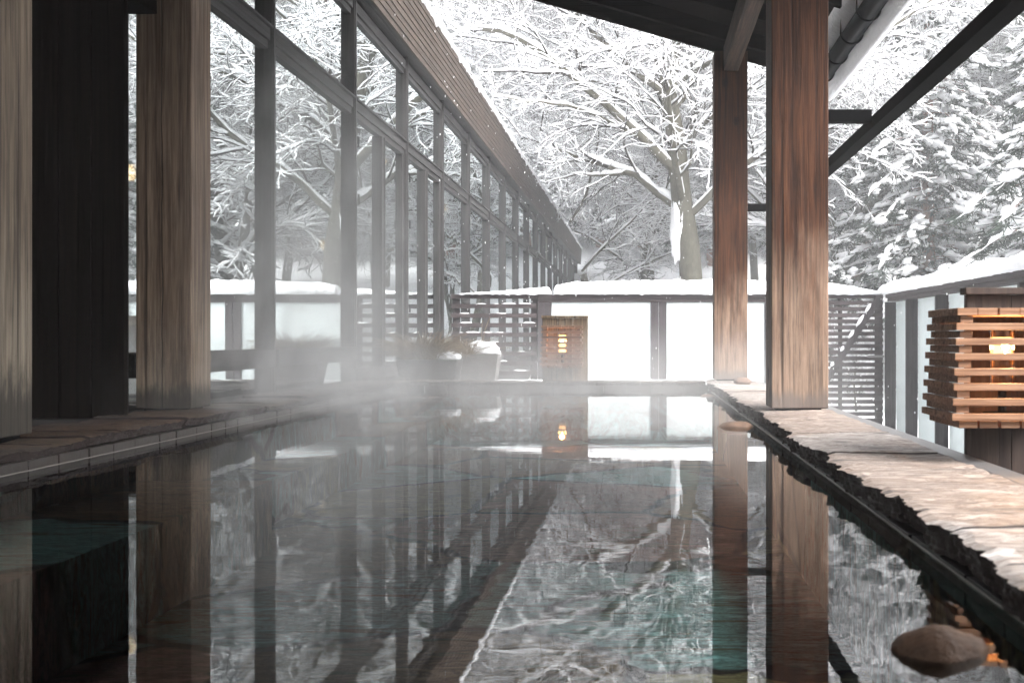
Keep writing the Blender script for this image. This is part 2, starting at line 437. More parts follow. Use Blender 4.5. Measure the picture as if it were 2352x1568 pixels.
g = tiles('t', PY0, PY1, 'y', PX1, -.028, z1=.009)
g.box(PX1-.010, PX1-.0065, PY0, PY1, -.02, .003, 1)  # pale strip imitating the glint where water meets tile
build('pool_edge_tiles', g, [M['tile_dark'], M['grout_glint']], bevel=.002, kind='structure')
g = tiles('t', PX0, PX1, 'x', PY1, .028)
build('pool_edge_tiles', g, [M['tile'], M['grout_glint']], bevel=.002, kind='structure')

def coping(name, u0, u1, v0, v1, to_xyz, mat, zt=.07, thick=.038, seed=1, jag=.03, lean=1, step=.014, slab=(.35,.75), lift=.008):
    """ragged slate slabs laid along u (long) with the broken edge at v0 (pool side)"""
    rnd = random.Random(seed); g = G(); u = u0
    while u < u1 - .02:
        L = min(rnd.uniform(*slab), u1-u)
        n = max(4, int(L/step)); dz = rnd.uniform(-lift, lift); off = rnd.uniform(-.012, .012)
        rows = 18; NL = 5
        pts = []
        for i in range(n+1):
            uu = u + .0015 + (L-.003)*i/n
            e = off + jag*(nz(uu*4, seed*3.1)*.9 + round(2.2*nz(uu*9, seed*7.7))*.22 + nz(uu*23, seed*2.7)*.22 + nz(uu*60, seed)*.22)
            pts.append((uu, e))
        skew = 0
        base = len(g.v)
        # top surface grid with slight relief, plus layered edge below
        for i, (uu, e) in enumerate(pts):
            for k in range(rows+1):
                t = k/rows; vv = (v0+e)*(1-t) + v1*t
                us = uu + skew*t
                zz = zt + dz + .007*nz(us*6, vv*3, seed) + .005*nz(us*19, vv*4, seed+3)+.002*nz(us*50, vv*20, seed)
                if k == 0: zz -= .006
                g.v.append(to_xyz(us, vv, zz))
            for q in range(NL):
                zq = zt+dz-.006-(thick-.006)*(q+.5)/NL + .0015*nz(uu*9, q*2.1)
                oq = e + .004 + .004*q + .013*nz(uu*6+q*5.3, q*3.7, seed) + .007*nz(uu*28+q*9.1, q*1.7, seed)
                g.v.append(to_xyz(uu, v0+oq, zq+.0016)); g.v.append(to_xyz(uu, v0+oq+.0015, zq-(thick-.006)/NL*.62))
            g.v.append(to_xyz(uu, v0+e+.05, zt-thick))
            g.v.append(to_xyz(uu+skew, v1, zt-thick))
        W_ = rows+1+2*NL+2
        for i in range(n):
            a = base+i*W_; b = a+W_
            for k in range(rows): g.f.append((a+k, a+k+1, b+k+1, b+k)); g.m.append(0)
            ring = [0]+list(range(rows+1, rows+1+2*NL+2))
            for p0, p1 in zip(ring[:-1], ring[1:]): g.f.append((a+p1, a+p0, b+p0, b+p1)); g.m.append(1)
            g.f.append((a+rows, a+W_-1, b+W_-1, b+rows)); g.m.append(1)
        for a in (base, base+n*W_):
            g.f.append(tuple([a+k for k in range(rows+1)] + list(range(a+W_-1, a+rows, -1)))); g.m.append(1)
        u += L
    return g
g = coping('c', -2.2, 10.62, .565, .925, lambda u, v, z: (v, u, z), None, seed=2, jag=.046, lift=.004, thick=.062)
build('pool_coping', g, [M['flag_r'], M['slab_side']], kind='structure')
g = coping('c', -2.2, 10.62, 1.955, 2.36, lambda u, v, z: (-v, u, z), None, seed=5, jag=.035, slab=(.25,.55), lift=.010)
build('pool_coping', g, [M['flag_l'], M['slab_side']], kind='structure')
g = coping('c', -1.93, .55, 10.225, 10.58, lambda u, v, z: (u, v, z), None, seed=9, jag=.014)
build('pool_coping', g, [M['flag_l'], M['slab_side']], kind='structure')
# base under the copings, ledge and terraces
g = G(); g.box(.927, 1.005, -2.2, 10.62, -.8, .066)
build('stone_ledge', g, M['ledge'], bevel=.006, kind='structure')
g = G()
g.box(.612, .926, -2.2, 10.62, -.8, .028)
g.box(-2.36, -1.982, -2.2, 10.62, -.8, .028)
g.box(-1.98, .61, 10.275, 10.6, -.8, .028)
g.box(-7.5, -2.362, -2.2, 5.6, -.8, .060)
g.box(-2.6, -2.362, 5.602, 16.2, -.8, .030)
build('stone_terrace', g, M['concrete_dark'], kind='structure')
g = G(); nx, ny = 50, 40
g.box(-2.358, .9, 10.622, 13.6, -.8, -.03)
build('stone_terrace', g, M['snow'], kind='structure')
g = G(); g.box(1.01, 3.2, 1.4, 4.6, -.8, -.02)
build('wooden_deck', g, M['deck'], kind='structure')

# stones in the water
def stone(x, y, z, rx, ry, rz, seed, label):
    g = G(); nu, nv = 40, 24
    for j in range(nv+1):
        th = math.pi*j/nv
        for i in range(nu):
            ph = 2*math.pi*i/nu
            d = Vector((math.sin(th)*math.cos(ph), math.sin(th)*math.sin(ph), math.cos(th)))
            k = 1 + .15*noise.noise(d*1.3+Vector((seed,0,0))) + .03*noise.noise(d*5+Vector((seed,3,0))) + .03*noise.noise(d*11) + .015*noise.noise(d*27)
            g.v.append((x+d.x*rx*k, y+d.y*ry*k, z+d.z*rz*k))
    for j in range(nv):
        for i in range(nu): g.f.append((j*nu+i, (j+1)*nu+i, (j+1)*nu+(i+1)%nu, j*nu+(i+1)%nu)); g.m.append(0)
    return build('stone', g, M['rock'], smooth=True, label=label, cat='stone', group='brown stones breaking the surface of the pool')
stone(.403, 1.67, -.008, .066, .06, .040, 1, 'large blurred brown stone in the water at the near corner of the pool')
stone(.464, 5.93, -.006, .088, .07, .030, 5, 'flat reddish stone poking out of the water in front of the far timber post')
stone(.50, 9.1, -.006, .055, .05, .018, 8, 'smallest pale stone, standing in for a reflected ripple near the far pool corner')  # added shape standing for a white reflection ripple on the water
stone(.80, 9.6, .085, .07, .05, .035, 12, 'small snow dusted grey stone lying on the coping between the two timber posts')

# ------------------------------------------------------------------ pavilion
pav = thing('pavilion', (0, 4, .07), 'open timber pavilion with sloping dark roof and thick square posts standing over the pool', 'pavilion')
def post(x0, x1, y0, y1, z1, mat, label=None, z0=.085):
    e = build('post', (lambda g: g.box(x0, x1, y0, y1, z0, z1))(G()), mat, pav, bevel=.006, label=label)
    # put the mesh origin at the post's foot so the grain starts there
    c = Vector(((x0+x1)/2, (y0+y1)/2, z0)) - wloc(pav)
    for v in e.data.vertices: v.co -= c
    e.location = c
    f = G(); f.box(x0+.03, x1-.03, y0+.03, y1-.03, .05, z0-.001)
    sh = build('steel_shoe', f, M['steel'], e)
    return e
def zr(x): return 2.80 + .287*(.69-x)
post(.634, .907, 5.94, 6.21, zr(.634)-.0, M['post_r'], 'rich brown timber post with a bleached foot also painted pale for steam')
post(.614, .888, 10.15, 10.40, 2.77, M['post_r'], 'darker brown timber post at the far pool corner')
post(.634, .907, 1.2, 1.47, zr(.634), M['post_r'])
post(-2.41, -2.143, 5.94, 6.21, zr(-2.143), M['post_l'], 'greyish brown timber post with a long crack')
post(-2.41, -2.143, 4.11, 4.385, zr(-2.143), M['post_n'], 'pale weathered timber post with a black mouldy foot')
# roof slab, barge board, rafters, eave beam
def slope_box(x0, x1, y0, y1, b0, b1, g, m=0):
    g.prism([(x0, zr(x0)+b0), (x1, zr(x1)+b0), (x1, zr(x1)+b1), (x0, zr(x0)+b1)], 'y', y0, y1, m)
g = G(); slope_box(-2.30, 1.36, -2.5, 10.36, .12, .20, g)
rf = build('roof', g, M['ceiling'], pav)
g = G(); slope_box(-2.31, 1.38, 10.362, 10.41, 0, .24, g)
build('barge_board', g, M['ceiling'], pav)
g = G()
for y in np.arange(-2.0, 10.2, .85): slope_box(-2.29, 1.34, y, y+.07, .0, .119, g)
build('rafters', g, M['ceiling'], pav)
g = G(); g.box(.69, .81, -2.4, 10.148, 2.60, 2.80)
build('eave_beam', g, M['beam'], pav, bevel=.005)
g = G(); g.box(-2.34, -2.21, -2.4, 6.2, 2.95, 3.2)
build('eave_beam', g, M['ceiling'], pav)
g = G(); g.box(-2.3, .9, -2.6, -2.5, -.6, 3.7)
for i in range(20): g.box(-6.5+i*.2, -6.5+i*.2+.19, -2.499, -2.48, -.6, 3.7)
build('back_wall', g, M['darkwall'], pav)
g = G()
for i in range(16): g.box(1.36, 1.39+.003*(i%2), -2.48+i*.2, -2.48+i*.2+.194, -.6, 2.60)
build('side_light_blocker', g, M['darkwall'], pav)  # unseen plank screen added to cut light entering from the right
# gutter
gz, gx, gr = 2.50, 1.45, .07
g = G(); n = 14
for y in (-2.4, 10.40):
    for rr in (gr, gr-.006):
        for i in range(n+1):
            a = math.pi + math.pi*i/n
            g.v.append((gx+math.cos(a)*rr, y, gz+math.sin(a)*rr)); 
W_ = n+1
for i in range(n):
    for (a, b) in ((0, 2), (1, 3)):
        q = (a*W_+i, a*W_+i+1, b*W_+i+1, b*W_+i); g.f.append(q if a == 0 else q[::-1]); g.m.append(0)
    g.f.append((i, i+1, W_+i+1, W_+i)); g.m.append(0); g.f.append((2*W_+i+1, 2*W_+i, 3*W_+i, 3*W_+i+1)); g.m.append(0)
g.f.append((0, W_, 3*W_, 2*W_)); g.m.append(0); g.f.append((n, 2*W_+n, 3*W_+n, W_+n)); g.m.append(0)
gut = build('gutter', g, M['gutter'], pav, smooth=True)
for y in np.arange(.4, 10.3, .62):
    pts = [(gx+math.cos(math.pi+math.pi*i/12)*(gr+.005), y, gz+math.sin(math.pi+math.pi*i/12)*(gr+.005)) for i in range(13)]
    pts = [(gx-.075, y, gz+.10)] + pts
    V, Q = tubes([(pts, [.008]*len(pts))], 6)
    build('gutter_bracket', (V, Q, None), M['steel'], gut)
# snow hanging over the eave
def sweep_snow(prof, y0, y1, n, amp, seed, freq=2.0, taper=None):
    """closed profile [(x,z)] swept along y with lumps"""
    V = []; m = len(prof); cx = sum(p[0] for p in prof)/m; cz = sum(p[1] for p in prof)/m
    for j in range(n+1):
        y = y0+(y1-y0)*j/n
        e = min(1, (j+.0)/2.5, (n-j)/2.5) if n > 6 else 1
        e = .25+.75*math.sin(max(0,e)*math.pi/2)
        if j in (0, n): e = .12
        for i, (x, z) in enumerate(prof):
            k = 1 + amp*(nz(y*freq, i*.6, seed)*1.0 + .6*nz(y*freq*3.1, i*1.1, seed+5) + .35*nz(y*freq*9, i*2.3, seed+9))
            s_ = e if taper is None else e*taper(y)
            jx = jz = 0
            if len(prof) == 14 and 3 <= i <= 9: jx = .07*nz(y*2.2, i*.5, 2)+.035*nz(y*6, i*.9, 6); jz = .08*nz(y*2.6, i*.4, 9)+.035*nz(y*7, i, 3)
            V.append((cx+(x-cx)*k*s_+jx, y + .02*nz(y*5, i, seed), cz+(z-cz)*k*s_+jz))
    F_ = [(j*m+i, j*m+(i+1)%m, (j+1)*m+(i+1)%m, (j+1)*m+i) for j in range(n) for i in range(m)]
    g = G(); g.v = V; g.f = F_ + [tuple(range(m-1,-1,-1)), tuple(range(n*m, n*m+m))]; g.m = [0]*len(g.f); return g
prof = [(-1.0,3.50),(.2,3.18),(1.2,2.97),(1.45,2.91),(1.58,2.80),(1.66,2.68),(1.665,2.53),(1.62,2.41),(1.55,2.37),(1.532,2.50),(1.50,2.60),(1.40,2.66),(1.30,2.835),(.2,3.145),(-1.0,3.49)]
g = sweep_snow(prof, -2.4, 10.52, 150, .012, 3, 1.5)
# keep lumps local to the overhang
build('roof_snow', g, M['snow_cap'], pav, smooth=True)
# steel rail outside the posts with its ties
g = G(); g.box(1.13, 1.138, -2.3, 10.32, 1.44, 1.498); g.box(1.138, 1.20, -2.3, 10.32, 1.490, 1.498); g.box(1.138, 1.20, -2.3, 10.32, 1.440, 1.448)
sb = build('steel_rail', g, M['steel'], pav, label='long black steel channel held outside the posts')
for y in (1.3, 6.05, 10.25):
    g = G(); g.box(.892, 1.129, y-.03, y+.03, 1.47, 1.53)
    build('tie', g, M['steel'], sb)

# plank wall at the left
wall = thing('plank_wall', (-3.5, 5.53, .07), 'black vertical plank wall between the two timber posts at the left', 'wall')
g = G(); x = -2.29; k = 0
while x > -6.6:
    w = .145; g.box(x-w+.004, x, 5.512-(.004 if k % 2 else 0), 5.556, .066, 3.6); x -= w; k += 1
build('planking', g, M['darkwall'], wall)
g = G(); g.box(-2.52, -2.293, 5.56, 5.9, 1.96, 2.3)
build('header', g, M['darkwall'], wall)
g = G(); g.box(-7.3, -7.2, -2.5, 5.5, .06, 3.9)
build('end_planking', g, M['darkwall'], wall)

# ------------------------------------------------------------------ long glazed building
GX, MX = -2.55, -2.494        # glass plane, front of the mullions
PITCH = 2.443; Y0 = 8.46 - PITCH; NB = 18
YE = Y0 + PITCH*NB
bld = thing('glass_building', (-5, 28, .03), 'long low building with a snow edged plank fascia and tall reflecting windows in charcoal frames', 'building')
Z_MID1, Z_MID0, Z_TOP = 2.54, 2.385, 3.34
for i in range(NB+1):
    y = Y0 + PITCH*i
    g = G(); g.box(GX-.04, MX, y-.035, y+.035, .034, Z_TOP+.1)
    g.box(MX+.0005, MX+.010, y-.024, y+.024, .034, Z_TOP+.1)
    build('mullion', g, M['mullion'], bld, bevel=.003)
for i in range(NB):
    y0 = Y0+PITCH*i+.0355; y1 = y0+PITCH-.071
    g = G(); g.box(GX-.035, MX-.008, y0, y1, Z_MID0+.055, Z_MID1-.018); g.box(GX-.035, MX-.025, y0, y1, Z_MID0, Z_MID0+.054); g.box(GX-.035, MX+.014, y0, y1, Z_MID1-.0175, Z_MID1)
    build('transom', g, M['transom'], bld, bevel=.002)
    g = G(); g.box(GX-.035, MX-.01, y0, y1, Z_TOP-.03, Z_TOP+.06); g.box(GX-.035, MX-.03, y0, y1, Z_TOP-.08, Z_TOP-.031)
    build('head_rail', g, M['transom'], bld, bevel=.002)
    if i < 2:
        zb = .347; g = G(); g.box(GX-.05, MX+.03, y0, y1, .225, zb); build('bottom_rail', g, M['transom'], bld, bevel=.008)
        g = G(); g.box(GX-.006, GX, y0, y1, .036, .224); build('window_pane', g, M['glass'], bld)
    else:
        zb = .15; g = G(); g.box(GX-.05, MX-.02, y0, y1, .034, zb); build('bottom_rail', g, M['transom'], bld, bevel=.004)
    gm = M['glass_wavy'] if i in (3, 4, 6) else M['glass']
    if i in (2, 3):
        ym = (y0+y1)/2
        d = G(); d.box(GX-.05, MX-.006, ym-.06, ym+.02, zb+.0005, Z_MID0-.0005); d.box(GX-.05, MX+.006, ym+.0205, ym+.05, zb+.0005, Z_MID0-.0005)
        build('door_stile', d, M['mullion'], bld, bevel=.003)
        d = G(); d.box(GX-.05, MX-.03, y1-.09, y1-.0005, zb+.0005, Z_MID0-.0005)
        build('door_stile', d, M['mullion'], bld, bevel=.003)
        for z in (.7, 1.6, 2.1): build('hinge', G().cyl((MX+.022, y0-.005, z), .009, .09, 8), M['steel'], bld)
        a = G(); a.box(GX-.006, GX, y0, ym-.0605, zb, Z_MID0); build('window_pane', a, gm, bld)
        a = G(); a.box(GX-.007, GX-.001, ym+.0505, y1-.0905, zb, Z_MID0); build('window_pane', a, M['glass'], bld)
    else:
        a = G(); a.box(GX-.006, GX, y0, y1, zb, Z_MID0); build('window_pane', a, gm, bld)
    a = G(); a.box(GX-.006, GX, y0, y1, Z_MID1, Z_TOP-.08); build('window_pane', a, M['glass'], bld)
# soffit, fascia of lapped planks, roof, snow
g = G(); g.box(GX-.3, -2.392, 2.0, YE+.5, Z_TOP+.105, Z_TOP+.125)
build('soffit', g, M['transom'], bld)
g = G(); nb = 9; zb, zt = 3.435, 4.06
for k in range(nb):
    a = zb+(zt-zb)*k/nb; b = zb+(zt-zb)*(k+1)/nb; xo = -2.385+.045*k/nb
    rnd = random.Random(k); y = 2.0
    while y < YE+.55:
        L = min(rnd.uniform(2.6, 4.4), YE+.6-y)
        g.prism([(xo-.016, a-.004), (xo+.010, a-.004), (xo+.006, b-.006), (xo-.016, b-.006)], 'y', y, y+L-.004); y += L
build('fascia', g, M['fascia'], bld)
g = G(); g.box(-2.412, -2.402, 2.0, YE+.6, zb, zt); g.prism([(-2.42, 4.062), (-2.32, 4.062), (-2.32, 4.085), (-7.5, 4.6), (-7.5, 4.5)], 'y', 2.0, YE+.6)
build('roof', g, M['transom'], bld)
prof = [(-7.4,4.72),(-5.5,4.53),(-3.2,4.30),(-2.55,4.19),(-2.39,4.155),(-2.325,4.12),(-2.305,4.085),(-2.325,4.055),(-2.35,4.05),(-2.45,4.10),(-3.2,4.18),(-5.5,4.40),(-7.4,4.60)]
V = []; m_ = len(prof); n = 420
for j in range(n+1):
    y = 2.0+(YE-1.3)*j/n
    for i, (x, z) in enumerate(prof):
        edge = 1 if 4 <= i <= 8 else .3
        a = nz(y*3, i*.5, 1)*.022+nz(y*11, i*.9, 4)*.018
        dr = max(0, nz(y*9, 3.3, 2)-.15)*.16 if i in (7, 8) else 0
        V.append((x+a*edge, y, z+a*.8*edge-dr))
g = G(); g.v = V; g.f = [(j*m_+i, j*m_+(i+1)%m_, (j+1)*m_+(i+1)%m_, (j+1)*m_+i) for j in range(n) for i in range(m_)] + [tuple(range(m_-1,-1,-1)), tuple(range(n*m_, n*m_+m_))]; g.m = [0]*len(g.f)
build('roof_snow', g, M['snow_cap'], bld, smooth=True)
g = G(); g.box(-7.6, -2.62, 5.7, YE+.1, -.7, .03); g.box(-7.6, -7.5, 5.7, YE, .031, 4.4); g.box(-7.49, -2.62, YE-.1, YE, .031, 3.4); g.box(-7.49, -2.62, 5.75, 5.85, .031, 3.4); g.box(-7.49, -2.86, 5.86, YE-.11, Z_TOP+.14, Z_TOP+.2)
build('interior', g, M['interior'], bld)
# pendant lamps indoors
def ball(g, c, r, nu=14, nv=8, m=0, sz=1.0):
    b = len(g.v)
    for j in range(nv+1):
        th = math.pi*j/nv
        for i in range(nu):
            ph = 2*math.pi*i/nu; g.v.append((c[0]+r*math.sin(th)*math.cos(ph), c[1]+r*math.sin(th)*math.sin(ph), c[2]+sz*r*math.cos(th)))
    for j in range(nv):
        for i in range(nu): g.f.append((b+j*nu+i, b+(j+1)*nu+i, b+(j+1)*nu+(i+1)%nu, b+j*nu+(i+1)%nu)); g.m.append(m)
    return g
M['pendant'] = emit('pendant_glow', (1.0,.62,.28), 5)
for (px, py, zz, lb) in ((742,562,-3.6,'glowing pendant lamp behind the second big window, lowest of the indoor lamps'), (1025,478,-3.4,'glowing pendant lamp indoors behind the window past the doors'),
                     (884,372,-3.3,'glowing pendant lamp indoors behind the first glazed door'), (302,396,-3.0,'glowing lamp seen in the narrow gap beside the cracked post')):
    X = zz; Y = X*2850/(px-1468); Z = .42-(py-777)*Y/2850
    r_ = thing('pendant_lamp', (X, Y, Z), lb, 'pendant lamp', 'warm lamps glowing inside the glass building')
    build('bulb', ball(G(), (X, Y, Z), .030, sz=1.7), M['pendant'], r_, smooth=True)
    build('cord', G().cyl((X, Y, Z+.05), .004, Z_TOP+.138-Z-.05, 6), M['steel'], r_)

# ------------------------------------------------------------------ fences
FY = 16.4; ZT = 1.0; k = FY/2850
def fx(px, Y=FY): return (px-1468)*Y/2850
def ridge_x(x0, x1, yc, z0, hfun, half, n, seed):
    """snow lying on a rail running along x"""
    prof = [(-1,.0),(-1.12,.35),(-.85,.78),(-.35,1.0),(.25,1.0),(.8,.75),(1.1,.3),(1,.0)]
    g = G(); m = len(prof)
    for j in range(n+1):
        x = x0+(x1-x0)*j/n; e = min(1, j/3, (n-j)/3); e = max(.08, math.sin(e*math.pi/2))
        for i, (a, b) in enumerate(prof):
            s_ = 1+.12*nz(x*3, i*.7, seed)+.10*nz(x*9, i*1.3, seed+2)+.06*nz(x*24, i*2.1, seed+7)
            dr = -.02*max(0, nz(x*14, 7.7, seed)) if i in (0, 7) else 0
            g.v.append((x, yc+a*half*s_*(.5+.5*e), z0+b*hfun(x)*s_*e+dr))
    g.f = [(j*m+i, j*m+(i+1)%m, (j+1)*m+(i+1)%m, (j+1)*m+i)[::-1] for j in range(n) for i in range(m)] + [tuple(range(m)), tuple(range(n*m+m-1, n*m-1, -1))]
    g.m = [0]*len(g.f); return g
def swapxy(g):
    g.v = [(y, x, z) for x, y, z in g.v]; g.f = [f[::-1] for f in g.f]; return g
# left slatted screen
sl = thing('slatted_screen', (fx(1140), FY, -.8), 'dark brown screen of wide spaced horizontal slats beside the glass building', 'fence', 'dark slatted screens at the far end of the pool')
g = G()
x0, x1 = fx(1037), fx(1234)
zs = ZT
while zs > -.75:
    g.box(x0, x1, FY-.02, FY+.02, zs-.057, zs); zs -= .1258
build('slats', g, M['fence_x'], sl, bevel=.003)
for a, b in ((x0+.012, x0+.105), (x1-.085, x1-.002)):
    g = G(); g.box(a, b, FY+.0205, FY+.075, -.8, ZT-.002); build('post', g, M['fence'], sl, bevel=.004)
g = G(); zs = ZT-.1258; rnd = random.Random(3)
while zs > -.7:
    x = x0+.1
    while x < x1-.15:
        w = rnd.uniform(.03, .2)
        if rnd.random() < .5:
            b_ = len(g.v); ball(g, (x+w/2, FY, zs+.001), w/2, 8, 5, sz=.14)
            for q in range(b_, len(g.v)): v = g.v[q]; g.v[q] = (v[0], FY+(v[1]-FY)*.04/w, v[2])
        x += w+.03
    zs -= .1258
build('snow_on_slats', g, M['snow_cap'], sl, smooth=True)
# panelled middle
fn = thing('panel_fence', (fx(1500), FY, -.8), 'far fence of big frosted white panels in dark frames under a thick ridge of snow', 'fence', 'frosted panel fences round the pool terrace')
FR = fx(1790)
for a, b in ((1236,1267), (1495,1512.5), (1513.5,1531), (1756,1790)):
    g = G(); g.box(fx(a), fx(b), FY-.03, FY+.045, -.8, .895); build('post', g, M['fence'], fn, bevel=.004)
g = G(); g.box(fx(1235), FR, FY-.045, FY+.06, .945, ZT); g.box(fx(1235), FR, FY-.032, FY+.05, .897, .944)
build('top_rail', g, M['fence_x'], fn, bevel=.004)
for a, b in ((1267,1495), (1531,1756)):
    g = G(); g.box(fx(a)+.001, fx(b)-.001, FY, FY+.012, -.86, .896); build('panel', g, M['panel'], fn)
def hf(x):
    p = 1468+x/k
    t = np.interp(p, [1037,1060,1150,1220,1262,1290,1330,1450,1640,1760,1900,1960,2029], [.004,.012,.045,.08,.10,.14,.165,.18,.19,.185,.15,.10,.03])
    return float(t)
g = ridge_x(fx(1268), FR, FY+.06, ZT+.001, hf, .17, 160, 3)
build('snow_cap', g, M['snow_cap'], fn, smooth=True)
g = ridge_x(fx(1050), fx(1268), FY+.03, ZT+.001, hf, .11, 60, 4)
build('snow_cap', g, M['snow_cap'], sl, smooth=True)
# right slatted screen with brace
sr = thing('slatted_screen', (fx(1910), FY, -.8), 'dark screen of narrow close slats with a snowy diagonal brace in the right corner', 'fence', 'dark slatted screens at the far end of the pool')
x0, x1 = FR+.002, fx(2028); g = G(); zs = ZT-.003
while zs > -.78:
    g.box(x0, x1, FY-.015, FY+.02, zs-.052, zs); zs -= .0815
build('slats', g, M['fence_x'], sr, bevel=.003)
for a, b in ((x0, x0+.07), (x1-.10, x1-.0), ((x0+x1)/2+.1, (x0+x1)/2+.15)):
    g = G(); g.box(a, b, FY+.0205, FY+.07, -.8, ZT-.004); build('post', g, M['fence'], sr, bevel=.004)
g = G(); A = Vector((fx(2018), FY-.04, .96)); B = Vector((fx(1895), FY-.04, -.15)); g.bar(A, B, .04, .085)
br = build('brace', g, M['fence'], sr, bevel=.004)
g = G(); rnd = random.Random(8); t = 0.02
while t < .98:
    w = rnd.uniform(.04, .15)
    if rnd.random() < .75:
        p = A.lerp(B, t+w/2); nrm = Vector((-(A-B).z, 0, (A-B).x)).normalized(); p = p+nrm*.045
        b_ = len(g.v); ball(g, (0,0,0), 1, 8, 6)
        d_ = (B-A).normalized(); L = w*(B-A).length*.5
        for q in range(b_, len(g.v)):
            v = Vector(g.v[q]); g.v[q] = tuple(p + d_*v.x*L + Vector((0,1,0))*v.y*.03 + nrm*v.z*.026*(1+.4*nz(v.x*3, v.y*3, t*9)))
    t += w+rnd.uniform(0, .06)
build('snow_on_brace', g, M['snow_cap'], br, smooth=True)
g = ridge_x(FR, x1+.12, FY+.05, ZT+.001, hf, .14, 70, 6)
build('snow_cap', g, M['snow_cap'], sr, smooth=True)
# small pale metal latch on the screen
g = G(); g.box(fx(1990), fx(2028), FY-.10, FY-.055, .17, .20); g.cyl((fx(2000), FY-.06, .18), .012, .03, 10, 0, 'y')
build('latch', g, M['ledge'], sr, bevel=.004)
# side fence
sf = thing('panel_fence', (3.3, 9, -.8), 'side fence of frosted panels with fluffy snow on top, running behind the big lantern', 'fence', 'frosted panel fences round the pool terrace')
ys_ = [16.36, 15.08, 13.58, 12.09, 10.60, 9.10, 7.6, 6.1, 4.6, 3.1, 1.6]
for y in ys_:
    g = G(); g.box(3.25, 3.388, y, y+.07, -.8, .90); g.box(3.243, 3.2495, y-.012, y+.03, -.8, .90)
    build('post', g, M['fence'], sf, bevel=.004)
g = G(); g.box(3.235, 3.42, 1.2, 16.3, .945, ZT); g.box(3.26, 3.40, 1.2, 16.3, .902, .944)
build('top_rail', g, M['fence_y'], sf, bevel=.004)
for a, b in zip(ys_[1:], ys_[:-1]):
    g = G(); g.box(3.392, 3.404, a+.071, b-.001, -.86, .901); build('panel', g, M['panel'], sf)
g = swapxy(ridge_x(1.2, 16.55, 3.34, ZT+.001, lambda y: .15+.03*nz(y*1.3, 2.2, 1)+.02*nz(y*4, 8.1), .15, 420, 12))
build('snow_cap', g, M['snow_cap'], sf, smooth=True)

# ------------------------------------------------------------------ lanterns
def lantern(x, y, z, w, d, h, label, board, bmat, power, flare=.020, sl=(.54,.20)):
    """slatted case; (x, y, z) = front left bottom corner of the case"""
    L = thing('lantern', (x+w/2, y+d/2, board[4]), label, 'lantern', 'slatted timber lanterns beside the pool')
    bx0, bx1, by, bt, bb, bz1 = board
    g = G(); nb = 3; bw = (bx1-bx0)/nb
    for i in range(nb): g.box(bx0+i*bw+.001, bx0+(i+1)*bw-.001, by, by+.03, bb, bz1-.022)
    bd = build('back_board', g, bmat, L, bevel=.002)
    g = G(); g.box(bx0-.008, bx1+.004, by-.03, by+.045, bz1-.021, bz1); build('board_cap', g, bmat, bd, bevel=.002)
    n = 15; lh = h/n; g = G(); s = .020
    yb = by-.002
    for i in range(n):
        z0 = z+i*lh+.0006; z1 = z+(i+1)*lh-.0006; t = 1-i/n; e = flare*t
        X0, X1, Y0_ = x-e, x+w+e*.4, y-e
        if i % 2 == 0 and i < n-1:     # even rows from below: full ring, ends flush
            g.box(X0, X1, Y0_, Y0_+s, z0, z1); g.box(X0, X0+s, Y0_+s+.001, yb, z0, z1); g.box(X1-s, X1, Y0_+s+.001, yb, z0, z1)
        elif i % 2 == 1:
            a = .014
            g.box(X0+a, X0+a+s*1.3, Y0_+a+.006, yb, z0, z1); g.box(X1-a-s*1.3, X1-a, Y0_+a+.006, yb, z0, z1)
            g.box(X0+a, X0+a+.036, Y0_+a, Y0_+a+.0055, z0, z1)
    # top layer: boards laid front to back
    z0 = z+(n-1)*lh; q = 6; ww = (w+.004)/q
    for i in range(q): g.box(x+i*ww, x+(i+1)*ww-.003, y+.006*(i % 2), yb, z0, z0+lh)
    z0 = z-lh
    for i in range(q): g.box(x+i*ww+.004, x+(i+1)*ww-.003, y+.004*(i % 2), yb, z0, z0+lh*.95)
    build('slat_case', g, M['lantern'], L, bevel=.0015)
    cx, cy_, cz = x+w*.50, y+d*.52, z+h*.44
    g = G(); g.cyl((cx, cy_, z+.002), .055, .012, 24); g.cyl((cx, cy_, z+.014), .012, h*.22, 16)
    build('lamp_base', g, M['steel'], L)
    gl = build('lamp_glass', G().cyl((cx, cy_, z+h*.26), .036, h*.56, 28), M['lampglass'], L, smooth=False)
    build('bulb', ball(G(), (cx, cy_-.032, z+h*(sl[0]+sl[1]*.6)), .011, sz=1.2), M['bulb'], L, smooth=True)
    build('bulb_sleeve', G().cyl((cx, cy_, z+h*sl[0]), .026, h*sl[1], 24), M['shade'], L)
    ld = bpy.data.lights.new('lantern_light', 'POINT'); ld.energy = power; ld.color = (1,.52,.2); ld.shadow_soft_size = .02
    lo = bpy.data.objects.new('lantern_light', ld); C.objects.link(lo); lo.parent = L
    lo.location = Vector((cx, cy_-.06, z+h*.6)) - L.location
    return L
lantern(.898, 3.50, .188, .353, .33, .318, 'big slatted timber lantern with a bright bulb at the right edge of the picture', (1.017, 1.44, 3.86, 0, -.02, .577), M['board_dark'], 1.8)
lantern(-.815, 10.33, .196, .335, .27, .332, 'small far slatted lantern glowing on a tan board in front of the white panels', (-.8265, -.437, 10.61, 0, -.03, .6136), M['board'], 1.0, .012, (.32,.44))
# dark post at the right edge of the picture behind the lantern board
pr = build('board_wall', G().box(1.44, 2.6, 3.94, 4.0, -.02, 1.0), M['board_dark'], label='dark plank wall behind the big lantern at the right edge', cat='wall')

